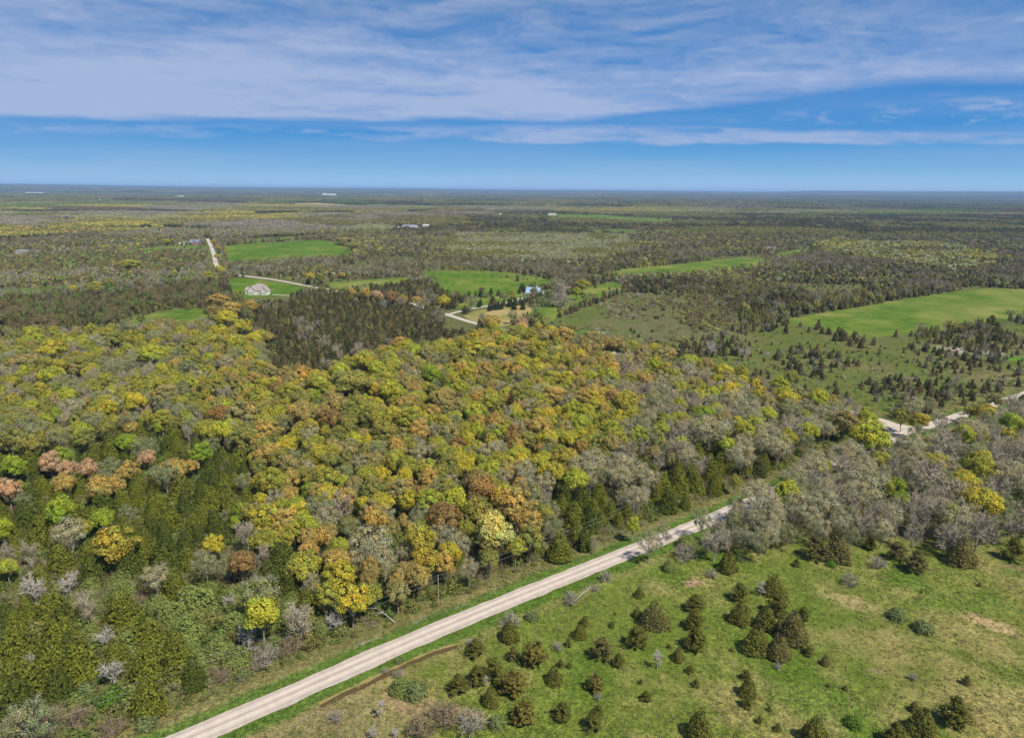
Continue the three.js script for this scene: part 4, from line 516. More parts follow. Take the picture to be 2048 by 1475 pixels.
// ---------------------------------------------------------------- masses: one object each, made of instances
class Mass {
  constructor(name, label) { this.o = tag(new THREE.Group(), label, null, null, 'stuff'); this.o.name = numbered(name); scene.add(this.o); this.sets = new Map(); }
  put(part, geo, mat, m, c) { const k = geo.uuid + mat.uuid; if (!this.sets.has(k)) this.sets.set(k, { part, geo, mat, m: [], c: [] }); const s = this.sets.get(k); s.m.push(m); s.c.push(c); }
  close() { for (const s of this.sets.values()) { const q = new THREE.InstancedMesh(s.geo, s.mat, s.m.length), col = new THREE.Color(); q.name = s.part; q.userData.kind = 'stuff'; q.castShadow = q.receiveShadow = true; s.m.forEach((m, i) => { q.setMatrixAt(i, m); q.setColorAt(i, col.setRGB(s.c[i][0], s.c[i][1], s.c[i][2])); }); this.o.add(q); } }
}
const MX = (x, y, z, turn, s, sy = s) => new THREE.Matrix4().compose(new THREE.Vector3(x, y, z), new THREE.Quaternion().setFromAxisAngle(new THREE.Vector3(0, 1, 0), turn), new THREE.Vector3(s, sy, s));
const shade = (c, r, j = 0.2, h = 0.08) => { const k = jit(r, j, h); return [c[0] * k[0], c[1] * k[1], c[2] * k[2]]; };
{
  const M = new Mass('front_wood', 'inner trees of the spring wood between the singled out crowns'), r = rng(77);
  for (const t of mass) { const s = SHAPES[t.shape][t.v], m = MX(t.x, 0, t.z, t.turn, t.s, t.sy); M.put('crown', s.crown, LEAFLESS.has(t.shape) ? freeTwig : freeLeaf, m, shade(KIND[t.kind][1], r, 0.1)); M.put('trunk', s.trunk, BARK[t.shape], m, [1, 1, 1]); }
  M.close();
}
// ---------------------------------------------------------------- the wide woods beyond: coarser trees, then groves
const MID = {
  leafy: many(3, (k) => broadleaf(700 + k, { R: 4, h: 11, lobes: 11, leaves: 420, size: 0.85, twigs: 0 })), bare: many(2, (k) => bareTree(710 + k, { R: 3.4, h: 10.5, limbs: 9, twigs: 330, wide: 0.15, len: 1.6 })),
  cedar: many(3, (k) => cedar(720 + k, { R: 2.1, h: 7.5, sprays: 380, size: 0.62, tips: 2 })), scrub: many(3, (k) => bush(730 + k, { R: 1.9, h: 1.9, stems: 6, twigs: 160, leaves: 70, size: 0.6 })),
};
const LOW = {
  leafy: many(3, (k) => broadleaf(740 + k, { R: 4.2, h: 11, lobes: 9, leaves: 120, size: 1.6, twigs: 0 })), bare: many(2, (k) => bareTree(750 + k, { R: 3.6, h: 10.5, limbs: 6, twigs: 110, wide: 0.34, len: 2.1 })),
  cedar: many(3, (k) => cedar(760 + k, { R: 2.3, h: 7.5, sprays: 110, size: 1.15, tips: 1 })), scrub: many(2, (k) => bush(770 + k, { R: 2.2, h: 2, stems: 4, twigs: 50, leaves: 45, size: 0.9 })),
};
function grove(seed, kinds, spread, n, scale) {   // many coarse trees in one piece
  const r = rng(seed), gs = [];
  for (let k = 0; k < n; k++) { const list = LOW[kinds[k % kinds.length]], g = list[Math.floor(r() * list.length)].crown.clone(), s = scale * (0.75 + 0.5 * r()), a = k * 2.4 + r(), q = spread * Math.sqrt((k + 0.4) / n), tone = 0.82 + 0.36 * r(), c = g.attributes.color; for (let i = 0; i < c.count; i++) c.setXYZ(i, c.getX(i) * tone * (1 + 0.08 * (r() - 0.5)), c.getY(i) * tone, c.getZ(i) * tone); g.applyMatrix4(MX(Math.cos(a) * q, 0, Math.sin(a) * q, r() * 6, s)); gs.push(g); }
  return mergeGeometries(gs);
}
const GROVE = { leafy: many(2, (k) => grove(800 + k, ['leafy'], 13, 9, 1)), bare: many(2, (k) => grove(810 + k, ['bare', 'bare', 'leafy'], 13, 9, 1)), cedar: many(2, (k) => grove(820 + k, ['cedar', 'cedar', 'cedar', 'scrub'], 12, 14, 1.05)), mixed: many(2, (k) => grove(830 + k, ['cedar', 'leafy', 'bare'], 13, 11, 1)) };
const BIGGROVE = { leafy: many(2, (k) => grove(840 + k, ['leafy'], 36, 26, 1.5)), mixed: many(2, (k) => grove(850 + k, ['cedar', 'leafy', 'bare', 'leafy'], 36, 26, 1.45)) };
const TONE = { dark: [0.095, 0.092, 0.036], brown: [0.165, 0.135, 0.07], olive: [0.19, 0.185, 0.06], pale: [0.27, 0.285, 0.14], gold: [0.285, 0.27, 0.07], grey: [0.245, 0.222, 0.165], green: [0.155, 0.21, 0.055], amber: [0.33, 0.24, 0.08], scrub: [0.19, 0.185, 0.09], lime: [0.30, 0.34, 0.05] };
{
  const D = new Mass('dark_juniper_wood', 'dark brown-green evergreen wood behind the spring trees'), FW = new Mass('far_wood', 'wide woods of mixed trees reaching to the horizon'), SC = new Mass('scrub', 'low scrub and young junipers on the open ground'), r = rng(991);
  const put = (M, set, kind, x, z, s, sy, c, h = 0) => { const list = set[kind], g = list[Math.floor(r() * list.length)]; M.put('crown', g.crown ?? g, set === MID && (kind === 'leafy' || kind === 'cedar') ? freeLeaf : freeTwig, MX(x, h, z, r() * 6.28, s, sy), shade(c, r, 0.22, 0.1)); };
  const step = 5.6;
  for (let z = -330; z > -1750;) {
    const st = z > -900 ? step : step * 1.2, half = -z * 0.80 + 40;
    for (let x = -half; x < half; x += st) {
      const X = x + (r() - 0.5) * st * 1.3, Zz = z + (r() - 0.5) * st * 1.3, d = Math.hypot(X, Zz), q = r(), u = r(), [px, py] = P(X, 3, Zz); if (px < -60 || px > 2110) continue;
      const f = inField(...P(X, 0, Zz));
      if (f) { if (f.keep && q < 0.035 && py > 540) put(SC, MID, 'cedar', X, Zz, 0.35 + 0.25 * u, 0.4 + 0.2 * u, TONE.dark); continue; }
      if (px > 1555 && px < 1830 && py > 640 && py < 672 + (px - 1555) * 0.06 && q > 0.25) continue;
      if (px > 884 && px < 958 && py > 622 && py < 664) continue;
      if (px > 484 && px < 580 && py > 560 && py < 607) continue;
      if (within(ZN.wood, px, py) || within(ZN.pasture, px, py) || within(ZN.bare, px, py) || within(ZN.cedars, px, py)) continue;
      const set = d < 880 ? MID : LOW, n = fbm2(X / 70, Zz / 70, 3, 121), n2 = fbm2(X / 190, Zz / 190, 3, 131), n3 = fbm2(X / 28, Zz / 28, 2, 141); let kind = 'cedar', tone = 'brown', s = 0.8 + 0.45 * u, M = FW, chance = 1, flat = 1;
      if (within(ZN.dark, px, py) || within(ZN.dark2, px, py)) { M = D; if (within(ZN.dark, px, py)) { const dx = (r() - 0.5) * 5, dz = (r() - 0.5) * 5; put(D, set, 'cedar', X + dx, Zz + dz, 0.75 + 0.3 * r(), 0.75 + 0.4 * r(), TONE[r() < 0.5 ? 'dark' : 'brown']); } kind = n3 > 0.66 && q < 0.12 ? 'bare' : 'cedar'; tone = kind === 'bare' ? 'grey' : u < 0.45 ? 'brown' : u < 0.85 ? 'dark' : 'olive'; s *= 1.0; }
      else if (within(ZN.marsh, px, py)) { M = SC; kind = 'scrub'; tone = u < 0.6 ? 'scrub' : n > 0.5 ? 'brown' : 'olive'; s *= 1.15; flat = 0.5; const nn = fbm2(X / 34, Zz / 34, 3, 161); chance = clamp((nn - 0.34) * 5 + 0.4 * sstep(1280, 1420, px)) * (px < 1160 + (n - 0.5) * 200 ? 0.3 : 1); if (px > 1290 + 200 * (q - 0.5) && u < 0.4) { kind = u < 0.2 ? 'cedar' : 'bare'; flat = 0.6; s *= 0.7; tone = u < 0.2 ? 'dark' : 'grey'; } if (nn > 0.58) tone = u < 0.6 ? 'brown' : 'grey'; if (px + (n - 0.5) * 420 > 1350) { tone = u < 0.5 ? 'brown' : 'olive'; s *= 1.2; flat = 0.8; } }
      else if (within(ZN.scrub, px, py)) {
        M = SC; const thick = clamp((n3 - 0.52) * 4 + (n - 0.48) * 5 + 1.3 * sstep(1540, 1410, px) + 0.75 * sstep(725, 780, py) + (py < 705 && px > 1800 ? 0.55 : 0) + (within(ZN.brush, px, py) || within(ZN.brush2, px, py) ? 1.5 : 0)); chance = 0.24 + 0.75 * thick; if (r() < 0.5 + 0.4 * thick) put(SC, set, 'scrub', X + (r() - 0.5) * 6, Zz + (r() - 0.5) * 6, 0.35 + 0.6 * r() * (0.5 + thick), 0.25 + 0.3 * r(), TONE[['scrub', 'green', 'brown', 'olive'][Math.floor(r() * 4)]]); kind = u < 0.62 ? 'cedar' : u < 0.85 ? 'scrub' : 'bare'; tone = kind === 'cedar' ? (q < 0.5 ? 'dark' : 'brown') : kind === 'scrub' ? (q < 0.5 ? 'scrub' : 'green') : 'grey'; s *= kind === 'cedar' ? 0.26 + 0.2 * r() + 0.45 * thick : 0.75; if (kind === 'bare') { s *= 0.7; chance *= thick; }
      } else if (within(ZN.pale, px, py)) { kind = u < 0.75 ? 'leafy' : 'bare'; tone = n > 0.56 ? 'olive' : q < 0.75 ? 'pale' : 'grey'; s *= 0.72; }
      else if (within(ZN.gold, px, py) && fbm2(X / 110, Zz / 110, 3, 171) > 0.43) { kind = 'leafy'; tone = n > 0.57 ? 'gold' : u < 0.8 ? 'olive' : 'pale'; s *= 0.9; }
      else if (within(ZN.grey, px, py)) { kind = q < 0.5 ? 'bare' : q < 0.75 ? 'cedar' : 'leafy'; tone = kind === 'bare' ? 'grey' : kind === 'cedar' ? 'dark' : 'olive'; }
      else if (within(ZN.farGold, px, py)) { kind = 'leafy'; tone = n > 0.56 ? 'gold' : q < 0.8 ? 'olive' : 'amber'; }
      else if (within(ZN.leftMid, px, py)) { kind = q < 0.66 ? 'cedar' : q < 0.84 ? 'bare' : 'leafy'; tone = kind === 'cedar' ? (u < 0.5 ? 'dark' : u < 0.8 ? 'brown' : 'olive') : kind === 'bare' ? (n2 > 0.5 ? 'grey' : 'brown') : n3 > 0.5 ? 'olive' : 'green'; s *= kind === 'leafy' ? 0.72 : 0.9; if (py > 600) chance = 0.8; }
      else { const gap = fbm2(X / 95, Zz / 60, 3, 181); if (gap > 0.63) { chance = 0.3; s *= 0.6; } kind = n2 > 0.58 ? (q < 0.6 ? 'bare' : 'cedar') : q < 0.78 ? 'cedar' : q < 0.9 ? 'bare' : 'leafy'; tone = kind === 'bare' ? (u < 0.6 ? 'grey' : 'brown') : kind === 'leafy' ? (n > 0.6 ? 'gold' : u < 0.35 ? 'pale' : 'olive') : n > 0.6 ? 'olive' : u < 0.55 ? 'brown' : 'dark'; s *= kind === 'leafy' ? 0.8 : 0.88; }
      if (r() > chance || roadDist(X, Zz) < 3 + 2.2 * s || (M !== SC && crowded(X, Zz, 4 * s, 0.55))) continue;
      put(M, set, kind, X, Zz, s, s * flat * (0.9 + 0.3 * r()), TONE[tone]);
    }
    z -= st;
  }
  const tone2 = (h, X, Zz, u) => h < 0.28 ? (u < 0.5 ? ['mixed', 'brown'] : u < 0.8 ? ['cedar', 'dark'] : ['mixed', 'olive']) : h < 0.38 ? ['bare', 'grey'] : h < 0.5 ? ['mixed', 'green'] : h < 0.66 ? ['leafy', u < 0.6 ? 'gold' : 'olive'] : h < 0.82 ? ['leafy', u < 0.7 ? 'olive' : 'pale'] : ['mixed', u < 0.5 ? 'pale' : 'olive'];
  for (let z = -1730; z > -4600; z -= 19) { const half = -z * 0.79 + 60; for (let x = -half; x < half; x += 19) {
    const X = x + (r() - 0.5) * 15, Zz = z + (r() - 0.5) * 15, h = parcel(X, Zz), u = r(), [px, py] = P(X, 0, Zz); if (inField(px, py)) continue;
    const open = h < 0.12 && !(px > 1350); if (open && u > 0.05) continue; let [kind, tone] = tone2(h, X, Zz, fbm2(X / 240, Zz / 240, 2, 9));
    const w = fbm2(X / 260, Zz / 200, 3, 15); if (within(ZN.grey, px, py)) { kind = w < 0.58 ? 'bare' : 'mixed'; tone = w < 0.5 ? 'grey' : w < 0.58 ? 'brown' : 'olive'; } else if (within(ZN.farGold, px, py)) { kind = w < 0.55 ? 'leafy' : 'bare'; tone = w < 0.45 ? 'gold' : w < 0.55 ? 'olive' : 'grey'; } else if (py > 432 && px > 780) { kind = w > 0.56 ? 'mixed' : u < 0.8 ? 'cedar' : 'mixed'; tone = w > 0.56 ? 'olive' : u < 0.55 ? 'brown' : 'dark'; }
    put(FW, GROVE, kind, X, Zz, 0.85 + 0.3 * r(), (0.8 + 0.35 * r()), TONE[tone]); } }
  for (let z = -4570; z > -15500; z -= z > -9000 ? 46 : 70) { const sp = z > -9000 ? 46 : 70, half = -z * 0.79 + 60; for (let x = -half; x < half; x += sp) {
    const X = x + (r() - 0.5) * sp, Zz = z + (r() - 0.5) * sp, h = parcel(X, Zz), [px, py] = P(X, 0, Zz); if ((h < 0.12 && r() > 0.08) || inField(px, py)) continue; if (Zz < -10300 && Zz > -11700 && X < -2400 && X > -9800) continue;
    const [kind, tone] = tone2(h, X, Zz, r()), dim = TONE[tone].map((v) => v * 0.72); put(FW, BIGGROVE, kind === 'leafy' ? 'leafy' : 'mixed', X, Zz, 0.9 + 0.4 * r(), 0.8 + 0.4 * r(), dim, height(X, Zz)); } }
  D.close(); FW.close(); SC.close();
}
{ // undergrowth in the near wood and along the verges, grass tufts in the pasture
  const U = new Mass('undergrowth', 'bushes and saplings growing under the spring trees'), T = new Mass('grass', 'tufts of green and straw-coloured grass in the pasture and verges'), r = rng(555);
  const small = many(3, (k) => bush(900 + k, { R: 1.5, h: 1.8, stems: 7, twigs: 170, leaves: 130, size: 0.34 })), twig = many(3, (k) => bush(910 + k, { R: 1.6, h: 2.0, stems: 12, twigs: 330, leaves: 0 }));
  for (let z = -95; z > -600; z -= z > -270 ? 2.3 : 3.1) for (let x = -500; x < 500; x += z > -270 ? 2.3 : 3.1) {
    const X = x + (r() - 0.5) * 3, Zz = z + (r() - 0.5) * 3, q = r(), u = r(), [px, py] = P(X, 1, Zz); if (px < -60 || px > 2110 || py > 1530 || py < 640) continue;
    const wood = within(ZN.wood, px, py - 8) || within(ZN.cedars, px, py - 10) || within(ZN.lower, px, py) || within(ZN.bare, px, py - 6) || within(ZN.edge, px, py - 5); const rd = !wood && (py < 880 || px > 1760) ? 99 : roadDist(X, Zz), side = rd < 45 ? sideOf(X, Zz) : -1; if (!wood && !(side < 0 && rd < 30)) continue; if (rd < (side < 0 ? 5.2 + 2.5 * fbm2(X / 8, Zz / 8, 2, 5) : 6)) continue;
    const n = fbm2(X / 20, Zz / 20, 3, 17); if (q > (rd < 22 && side < 0 ? 0.97 : 0.72)) continue;
    const leafy = n > (rd < 22 && side < 0 ? 0.5 : 0.47), list = leafy ? small : twig, k = Math.floor(u * 3), s = (0.7 + 0.8 * r()) * (rd < 9 ? 0.55 : rd < 16 ? 0.9 : 1);
    U.put('crown', list[k].crown, leafy ? freeLeaf : freeTwig, MX(X, 0, Zz, r() * 6.28, s), shade(leafy ? (u < 0.5 ? [0.16, 0.205, 0.05] : [0.19, 0.195, 0.06]) : u < 0.5 ? [0.215, 0.175, 0.11] : [0.20, 0.20, 0.09], r, 0.25, 0.1));
  }
  const tuft = (seed, n, h, w) => { const q = rng(seed), g = new GB(); for (let k = 0; k < n; k++) { const a = q() * 6.28, lean = 0.35 + 0.6 * q(), d = unit([Math.cos(a) * lean, 0.8, Math.sin(a) * lean]), rr = w * Math.sqrt(q()), b = q() * 6.28, L = h * (0.6 + 0.8 * q()), n0 = mixn(rdir(q), [0, 1, 0], 0.6), dt = d[0] * n0[0] + d[1] * n0[1] + d[2] * n0[2], nn = unit([n0[0] - d[0] * dt, n0[1] - d[1] * dt, n0[2] - d[2] * dt]); g.leaf([Math.cos(b) * rr + d[0] * L / 2, d[1] * L / 2, Math.sin(b) * rr + d[2] * L / 2], d, nn, L, 0.09 + 0.05 * q(), jit(q, 0.25, 0.08)); } return g.geo(); };
  const tufts = [tuft(1, 16, 0.34, 0.34), tuft(2, 12, 0.42, 0.26), tuft(3, 20, 0.28, 0.46)];
  for (let z = -98; z > -330; z -= 1.0) for (let x = -150; x < 330; x += 1.0) {
    const X = x + (r() - 0.5), Zz = z + (r() - 0.5), q = r(), u = r(), n = fbm2(X / 6, Zz / 6, 3, 43), [px, py] = P(X, 0, Zz); if (px < -40 || px > 2090 || py > 1520 || py < 900) { continue; }
    const past = within(ZN.pasture, px, py); let rd = 99; if (!past || px < 1500) rd = roadDist(X, Zz); if (rd < 0.5 || (!past && rd > 11)) continue; if (q > 0.22 + 0.7 * (n - 0.4)) continue;
    const dry = u < (rd < 3.5 ? 0.05 : 0.52 + (n - 0.5)), c = dry ? [0.24, 0.21, 0.09] : rd < 4 ? [0.085, 0.16, 0.022] : [0.125, 0.165, 0.03];
    T.put('blades', tufts[Math.floor(r() * 3)], freeTwig, MX(X, 0, Zz, r() * 6.28, 0.7 + 0.8 * r()), shade(c, r, 0.2, 0.08));
  }
  U.close(); T.close();
  // rubble: heaps of pale stones along the far verge and in the gap
  const RB = new Mass('rubble', 'pale broken stones lying along the roadside verge'), stones = many(3, (k) => { const g = new THREE.IcosahedronGeometry(0.5, 1), p = g.attributes.position; for (let i = 0; i < p.count; i++) { const x = p.getX(i), y = p.getY(i), z = p.getZ(i), s = 0.75 + 0.5 * noise3(x * 3 + k * 9, y * 3, z * 3); p.setXYZ(i, x * s, y * s * 0.6, z * s); } g.computeVertexNormals(); g.setAttribute('color', new THREE.Float32BufferAttribute(new Float32Array(p.count * 3).fill(1), 3)); return g; });
  for (const [px, py, n, sx] of [[922, 1211, 90, 2.2], [838, 1241, 60, 2.2], [735, 1282, 150, 2.8], [712, 1291, 60, 2.4], [880, 1227, 16, 2.4], [395, 1420, 8, 1.5]]) { const [x, z] = G(px, py); for (let k = 0; k < n; k++) { const a = (r() - 0.5) * 2 * sx, b = (r() - 0.5) * 1.1 * r() * 2; RB.put('stone', stones[k % 3], freeTwig, MX(x + a * nearDir.x - b * nearDir.y, 0.05, z + a * nearDir.y + b * nearDir.x, r() * 6.28, 0.07 + 0.22 * r() * r()), shade([0.30, 0.265, 0.215], r, 0.12, 0.04)); } }
  for (const [px, py, n, sx] of [[582, 757, 24, 5], [565, 762, 12, 3], [1955, 705, 40, 16], [1900, 697, 14, 8]]) { const [x, z] = G(px, py); for (let k = 0; k < n; k++) RB.put('stone', stones[k % 3], freeTwig, MX(x + (r() - 0.5) * 2 * sx, 0.1, z + (r() - 0.5) * sx, r() * 6.28, 0.8 + 1.6 * r()), shade([0.36, 0.33, 0.30], r, 0.15, 0.04)); }
  RB.close();
}

// ---------------------------------------------------------------- buildings
const paint = (c, rough = 0.8) => new THREE.MeshStandardMaterial({ color: rgb(c), roughness: rough, side: THREE.DoubleSide });
const sidingTex = dataTex(8, 64, (x, y) => { const k = 246 - (y % 16 < 2 ? 40 : 0) - (y % 16) * 0.8; return [k, k, k]; }), shingleTex = dataTex(128, 128, (x, y) => { const row = Math.floor(y / 8), k = 215 + 34 * (hash(Math.floor((x + (row % 2) * 5) / 10), row, 2) - 0.5) - (y % 8 < 1 ? 40 : 0); return [k, k, k]; }), ribTex = dataTex(64, 8, (x) => { const k = 240 - (x % 16 < 2 ? 60 : 0); return [k, k, k]; });
const wallMat = (c) => new THREE.MeshStandardMaterial({ map: sidingTex, color: rgb(c), roughness: 0.8, side: THREE.DoubleSide }), roofMat = (c, map = shingleTex, rough = 0.85) => new THREE.MeshStandardMaterial({ map, color: rgb(c), roughness: rough, side: THREE.DoubleSide });
const glassMat = new THREE.MeshStandardMaterial({ color: rgb([0.045, 0.055, 0.07]), roughness: 0.12 }), trimMat = paint([0.75, 0.74, 0.72]), doorMat = paint([0.16, 0.10, 0.08]);
function prism(L, Dp, h, rise, hip = 0) {   // walls with gables (hip 0) along x
  const g = new GB(), a = L / 2, b = Dp / 2, q = (p, uvs, n) => { const k = p.map((v, i) => g.vert(...v, ...n, 1, 1, 1, uvs[i][0], uvs[i][1])); for (let i = 1; i + 1 < k.length; i++) g.i.push(k[0], k[i], k[i + 1]); };
  q([[-a, -0.4, b], [a, -0.4, b], [a, h, b], [-a, h, b]], [[0, 0], [L, 0], [L, h], [0, h]], [0, 0, 1]); q([[a, -0.4, -b], [-a, -0.4, -b], [-a, h, -b], [a, h, -b]], [[0, 0], [L, 0], [L, h], [0, h]], [0, 0, -1]);
  const top = hip ? 0 : rise; q([[a, -0.4, b], [a, -0.4, -b], [a, h, -b], [a, h + top, 0], [a, h, b]], [[0, 0], [Dp, 0], [Dp, h], [Dp / 2, h + top], [0, h]], [1, 0, 0]); q([[-a, -0.4, -b], [-a, -0.4, b], [-a, h, b], [-a, h + top, 0], [-a, h, -b]], [[0, 0], [Dp, 0], [Dp, h], [Dp / 2, h + top], [0, h]], [-1, 0, 0]);
  return g.geo();
}
function roofGeo(L, Dp, h, rise, over = 0.5, thick = 0.18, hip = 0) {
  const g = new GB(), a = L / 2 + over, b = Dp / 2 + over, e = h - rise * over / (Dp / 2), y = h + rise + 0.02, ra = hip ? Math.max(0.2, L / 2 - Dp / 2 * hip) : a;
  const q = (p) => { const u = new THREE.Vector3().subVectors(new THREE.Vector3(...p[1]), new THREE.Vector3(...p[0])), v = new THREE.Vector3().subVectors(new THREE.Vector3(...p[2]), new THREE.Vector3(...p[0])), n = u.clone().cross(v).normalize(), un = u.clone().normalize(), vn = n.clone().cross(un); const k = p.map((w) => { const d = new THREE.Vector3(...w).sub(new THREE.Vector3(...p[0])); return g.vert(...w, n.x, n.y, n.z, 1, 1, 1, d.dot(un), d.dot(vn)); }); for (let i = 1; i + 1 < k.length; i++) g.i.push(k[0], k[i], k[i + 1]); };
  for (const t of [0, thick]) { const f = (p) => q(t ? p : p.slice().reverse()); const Y = t; f([[-a, e + Y, b], [a, e + Y, b], [ra, y + Y, 0], [-ra, y + Y, 0]]); f([[a, e + Y, -b], [-a, e + Y, -b], [-ra, y + Y, 0], [ra, y + Y, 0]]); if (hip) { f([[a, e + Y, b], [a, e + Y, -b], [ra, y + Y, 0]]); f([[-a, e + Y, -b], [-a, e + Y, b], [-ra, y + Y, 0]]); } }
  q([[-a, e, b], [a, e, b], [a, e + thick, b], [-a, e + thick, b]]); q([[a, e, -b], [-a, e, -b], [-a, e + thick, -b], [a, e + thick, -b]]);
  if (hip) { q([[a, e, b], [a, e, -b], [a, e + thick, -b], [a, e + thick, b]]); q([[-a, e, -b], [-a, e, b], [-a, e + thick, b], [-a, e + thick, -b]]); } else for (const s of [-1, 1]) for (const z of [-1, 1]) q(s * z > 0 ? [[s * a, e, z * b], [s * a, y, 0], [s * a, y + thick, 0], [s * a, e + thick, z * b]].reverse() : [[s * a, e, z * b], [s * a, y, 0], [s * a, y + thick, 0], [s * a, e + thick, z * b]]);
  return g.geo();
}
const BX = (w, h, d) => new THREE.BoxGeometry(w, h, d);
function win(parent, x, y, z, w, h, face = 0) { const f = mesh('window', BX(w, h, 0.12), trimMat, parent); f.position.set(x, y, z); f.rotation.y = face; const p = mesh('pane', BX(w - 0.24, h - 0.24, 0.06), glassMat, f); p.position.z = 0.05; return f; }
function block(o, x, z, turn, { L, D, h, rise, wall, roof, hip = 0, y = 0, over = 0.5, windows = [], door }) {
  const w = mesh('wall', prism(L, D, h, rise, hip), wall, o), rf = mesh('roof', roofGeo(L, D, h, rise, over, 0.2, hip), roof, o); for (const m of [w, rf]) { m.position.set(x, y, z); m.rotation.y = turn; }
  for (const [wx, wy, ww, wh, side] of windows) { const a = side === 'x' ? [L / 2 + 0.02, wy, wx] : side === '-x' ? [-L / 2 - 0.02, wy, wx] : [wx, wy, D / 2 + 0.02], c = Math.cos(turn), s = Math.sin(turn), f = win(o, x + a[0] * c + a[2] * s, y + a[1], z - a[0] * s + a[2] * c, ww, wh, turn + (side === 'x' ? Math.PI / 2 : side === '-x' ? -Math.PI / 2 : 0)); }
  if (door != null) { const c = Math.cos(turn), s = Math.sin(turn), dz = D / 2 + 0.03, dd = mesh('door', BX(1.1, 2.2, 0.12), doorMat, o); dd.position.set(x + door * c + dz * s, y + 1.1, z - door * s + dz * c); dd.rotation.y = turn; }
  return rf;
}
function building(name, label, px, py, turn, group) { const [x, z] = G(px, py); return thing(name, label, name.includes('house') ? 'house' : name.includes('barn') ? 'barn' : 'shed', x, 0, z, turn, group); }
{
  const cream = wallMat([0.70, 0.66, 0.62]), white = wallMat([0.66, 0.66, 0.65]), pinkRoof = roofMat([0.40, 0.335, 0.32]), blueRoof = roofMat([0.27, 0.38, 0.52], ribTex, 0.4), greyRoof = roofMat([0.22, 0.22, 0.24]), slate = roofMat([0.16, 0.2, 0.28], ribTex, 0.5), whiteRoof = roofMat([0.72, 0.72, 0.72], ribTex, 0.6), red = wallMat([0.42, 0.22, 0.22]), stone = wallMat([0.46, 0.43, 0.38]), redRoof = roofMat([0.45, 0.20, 0.17]);
  const w = building('house', 'large white house with a pale pinkish-grey roof on the lawn', 519, 588, -0.12);
  w.scale.set(0.84, 1.12, 0.84); block(w, 1, 0, 0, { L: 20, D: 13, h: 4.4, rise: 5.6, wall: cream, roof: pinkRoof, hip: 0.95, windows: [[-7, 1.7, 1.6, 1.8], [-3.5, 1.7, 1.6, 1.8], [0.5, 1.7, 1.2, 1.6], [4, 1.7, 2.2, 1.8], [8, 1.7, 1.2, 1.6], [2, 1.7, 1.4, 1.8, 'x'], [-2, 1.7, 1.4, 1.8, 'x']], door: 6.3 });
  block(w, -6.2, 4.2, Math.PI / 2, { L: 8.5, D: 10, h: 4.2, rise: 4.2, wall: cream, roof: pinkRoof, windows: [[-2.8, 1.8, 1.4, 1.7, '-x'], [0, 1.8, 1.4, 1.7, '-x'], [2.6, 1.8, 1.2, 1.7, '-x']] });
  block(w, -13, -0.5, 0, { L: 8, D: 9, h: 3.7, rise: 2.8, wall: cream, roof: pinkRoof, windows: [[-1, 1.7, 1.4, 1.6], [2, 1.7, 1.2, 1.6]] });
  block(w, 9.3, 3.6, Math.PI / 2, { L: 8.5, D: 7, h: 4.0, rise: 4.6, wall: cream, roof: pinkRoof, windows: [[-1.4, 1.7, 1.2, 1.6, '-x'], [1.6, 1.7, 1.2, 1.6, '-x'], [0, 5.4, 1.0, 1.2, '-x']] });
  const b = building('house', 'farmhouse with a light blue metal roof beyond the driveway', 1067, 591, -0.2);
  { const rf = block(b, 0, 0, 0, { L: 15, D: 13, h: 3.6, rise: 5.4, wall: white, roof: blueRoof, windows: [[-5, 1.8, 1.2, 1.5], [-1.5, 1.8, 1.2, 1.5], [3, 1.8, 1.6, 1.5], [-2.5, 1.8, 1.2, 1.5, '-x'], [2.5, 1.8, 1.2, 1.5, '-x'], [0, 5, 1.1, 1.3, '-x']], door: 5.6 }); const ch = mesh('chimney', BX(0.9, 3.4, 0.9), paint([0.55, 0.52, 0.5]), rf); ch.position.set(3.2, 9.4, 0); for (const x of [-1.6, 1.4]) { const s = mesh('skylight', BX(1.1, 0.12, 1.4), glassMat, rf); s.position.set(x, 3.6 + 5.4 * 0.52 + 0.3, 13 / 2 * 0.48); s.rotation.x = Math.atan2(5.4, 6.5); } block(b, 9.6, 1, 0, { L: 5.5, D: 8, h: 2.8, rise: 2.4, wall: white, roof: blueRoof, windows: [[0, 1.6, 1.2, 1.3]] }); }
  { const [x, z] = G(1042, 602), s = thing('garden_shed', 'small white shed at the end of the gravel driveway', 'shed', x, 0, z, -0.1); block(s, 0, 0, 0, { L: 5.2, D: 3.4, h: 2.1, rise: 0.9, wall: white, roof: whiteRoof, over: 0.3, door: -1.2, windows: [[1.2, 1.3, 0.9, 0.8]] }); }
  const fm = building('house', 'red-walled farmhouse with a blue-grey roof left of the straight road', 391, 489, 0.05); block(fm, 0, 0, 0, { L: 19, D: 12, h: 5, rise: 5, wall: red, roof: slate, windows: [[-6, 2, 1.4, 1.8], [-2, 2, 1.4, 1.8], [3, 2, 1.4, 1.8], [7, 2, 1.4, 1.8]], door: 0.6 }); block(fm, -8, 5, 0, { L: 12, D: 9, h: 3.4, rise: 3.2, wall: red, roof: roofMat([0.36, 0.27, 0.29]), windows: [[-3, 1.7, 1.4, 1.4], [3, 1.7, 1.4, 1.4]] });
  const lo = building('shed', 'long low white building beside the red farmhouse', 365, 489, 0.04); block(lo, 0, 0, 0, { L: 15, D: 7, h: 2.8, rise: 1.4, wall: white, roof: whiteRoof, windows: [[-5, 1.5, 1.2, 1.1], [-1, 1.5, 1.2, 1.1], [4, 1.5, 1.2, 1.1]], door: 1.6 });
  const bs = building('barn', 'dark barn with a slate-blue roof right of the straight road', 441, 479, -0.1); block(bs, 0, 0, 0, { L: 14, D: 10, h: 4, rise: 3.2, wall: wallMat([0.10, 0.12, 0.15]), roof: slate });
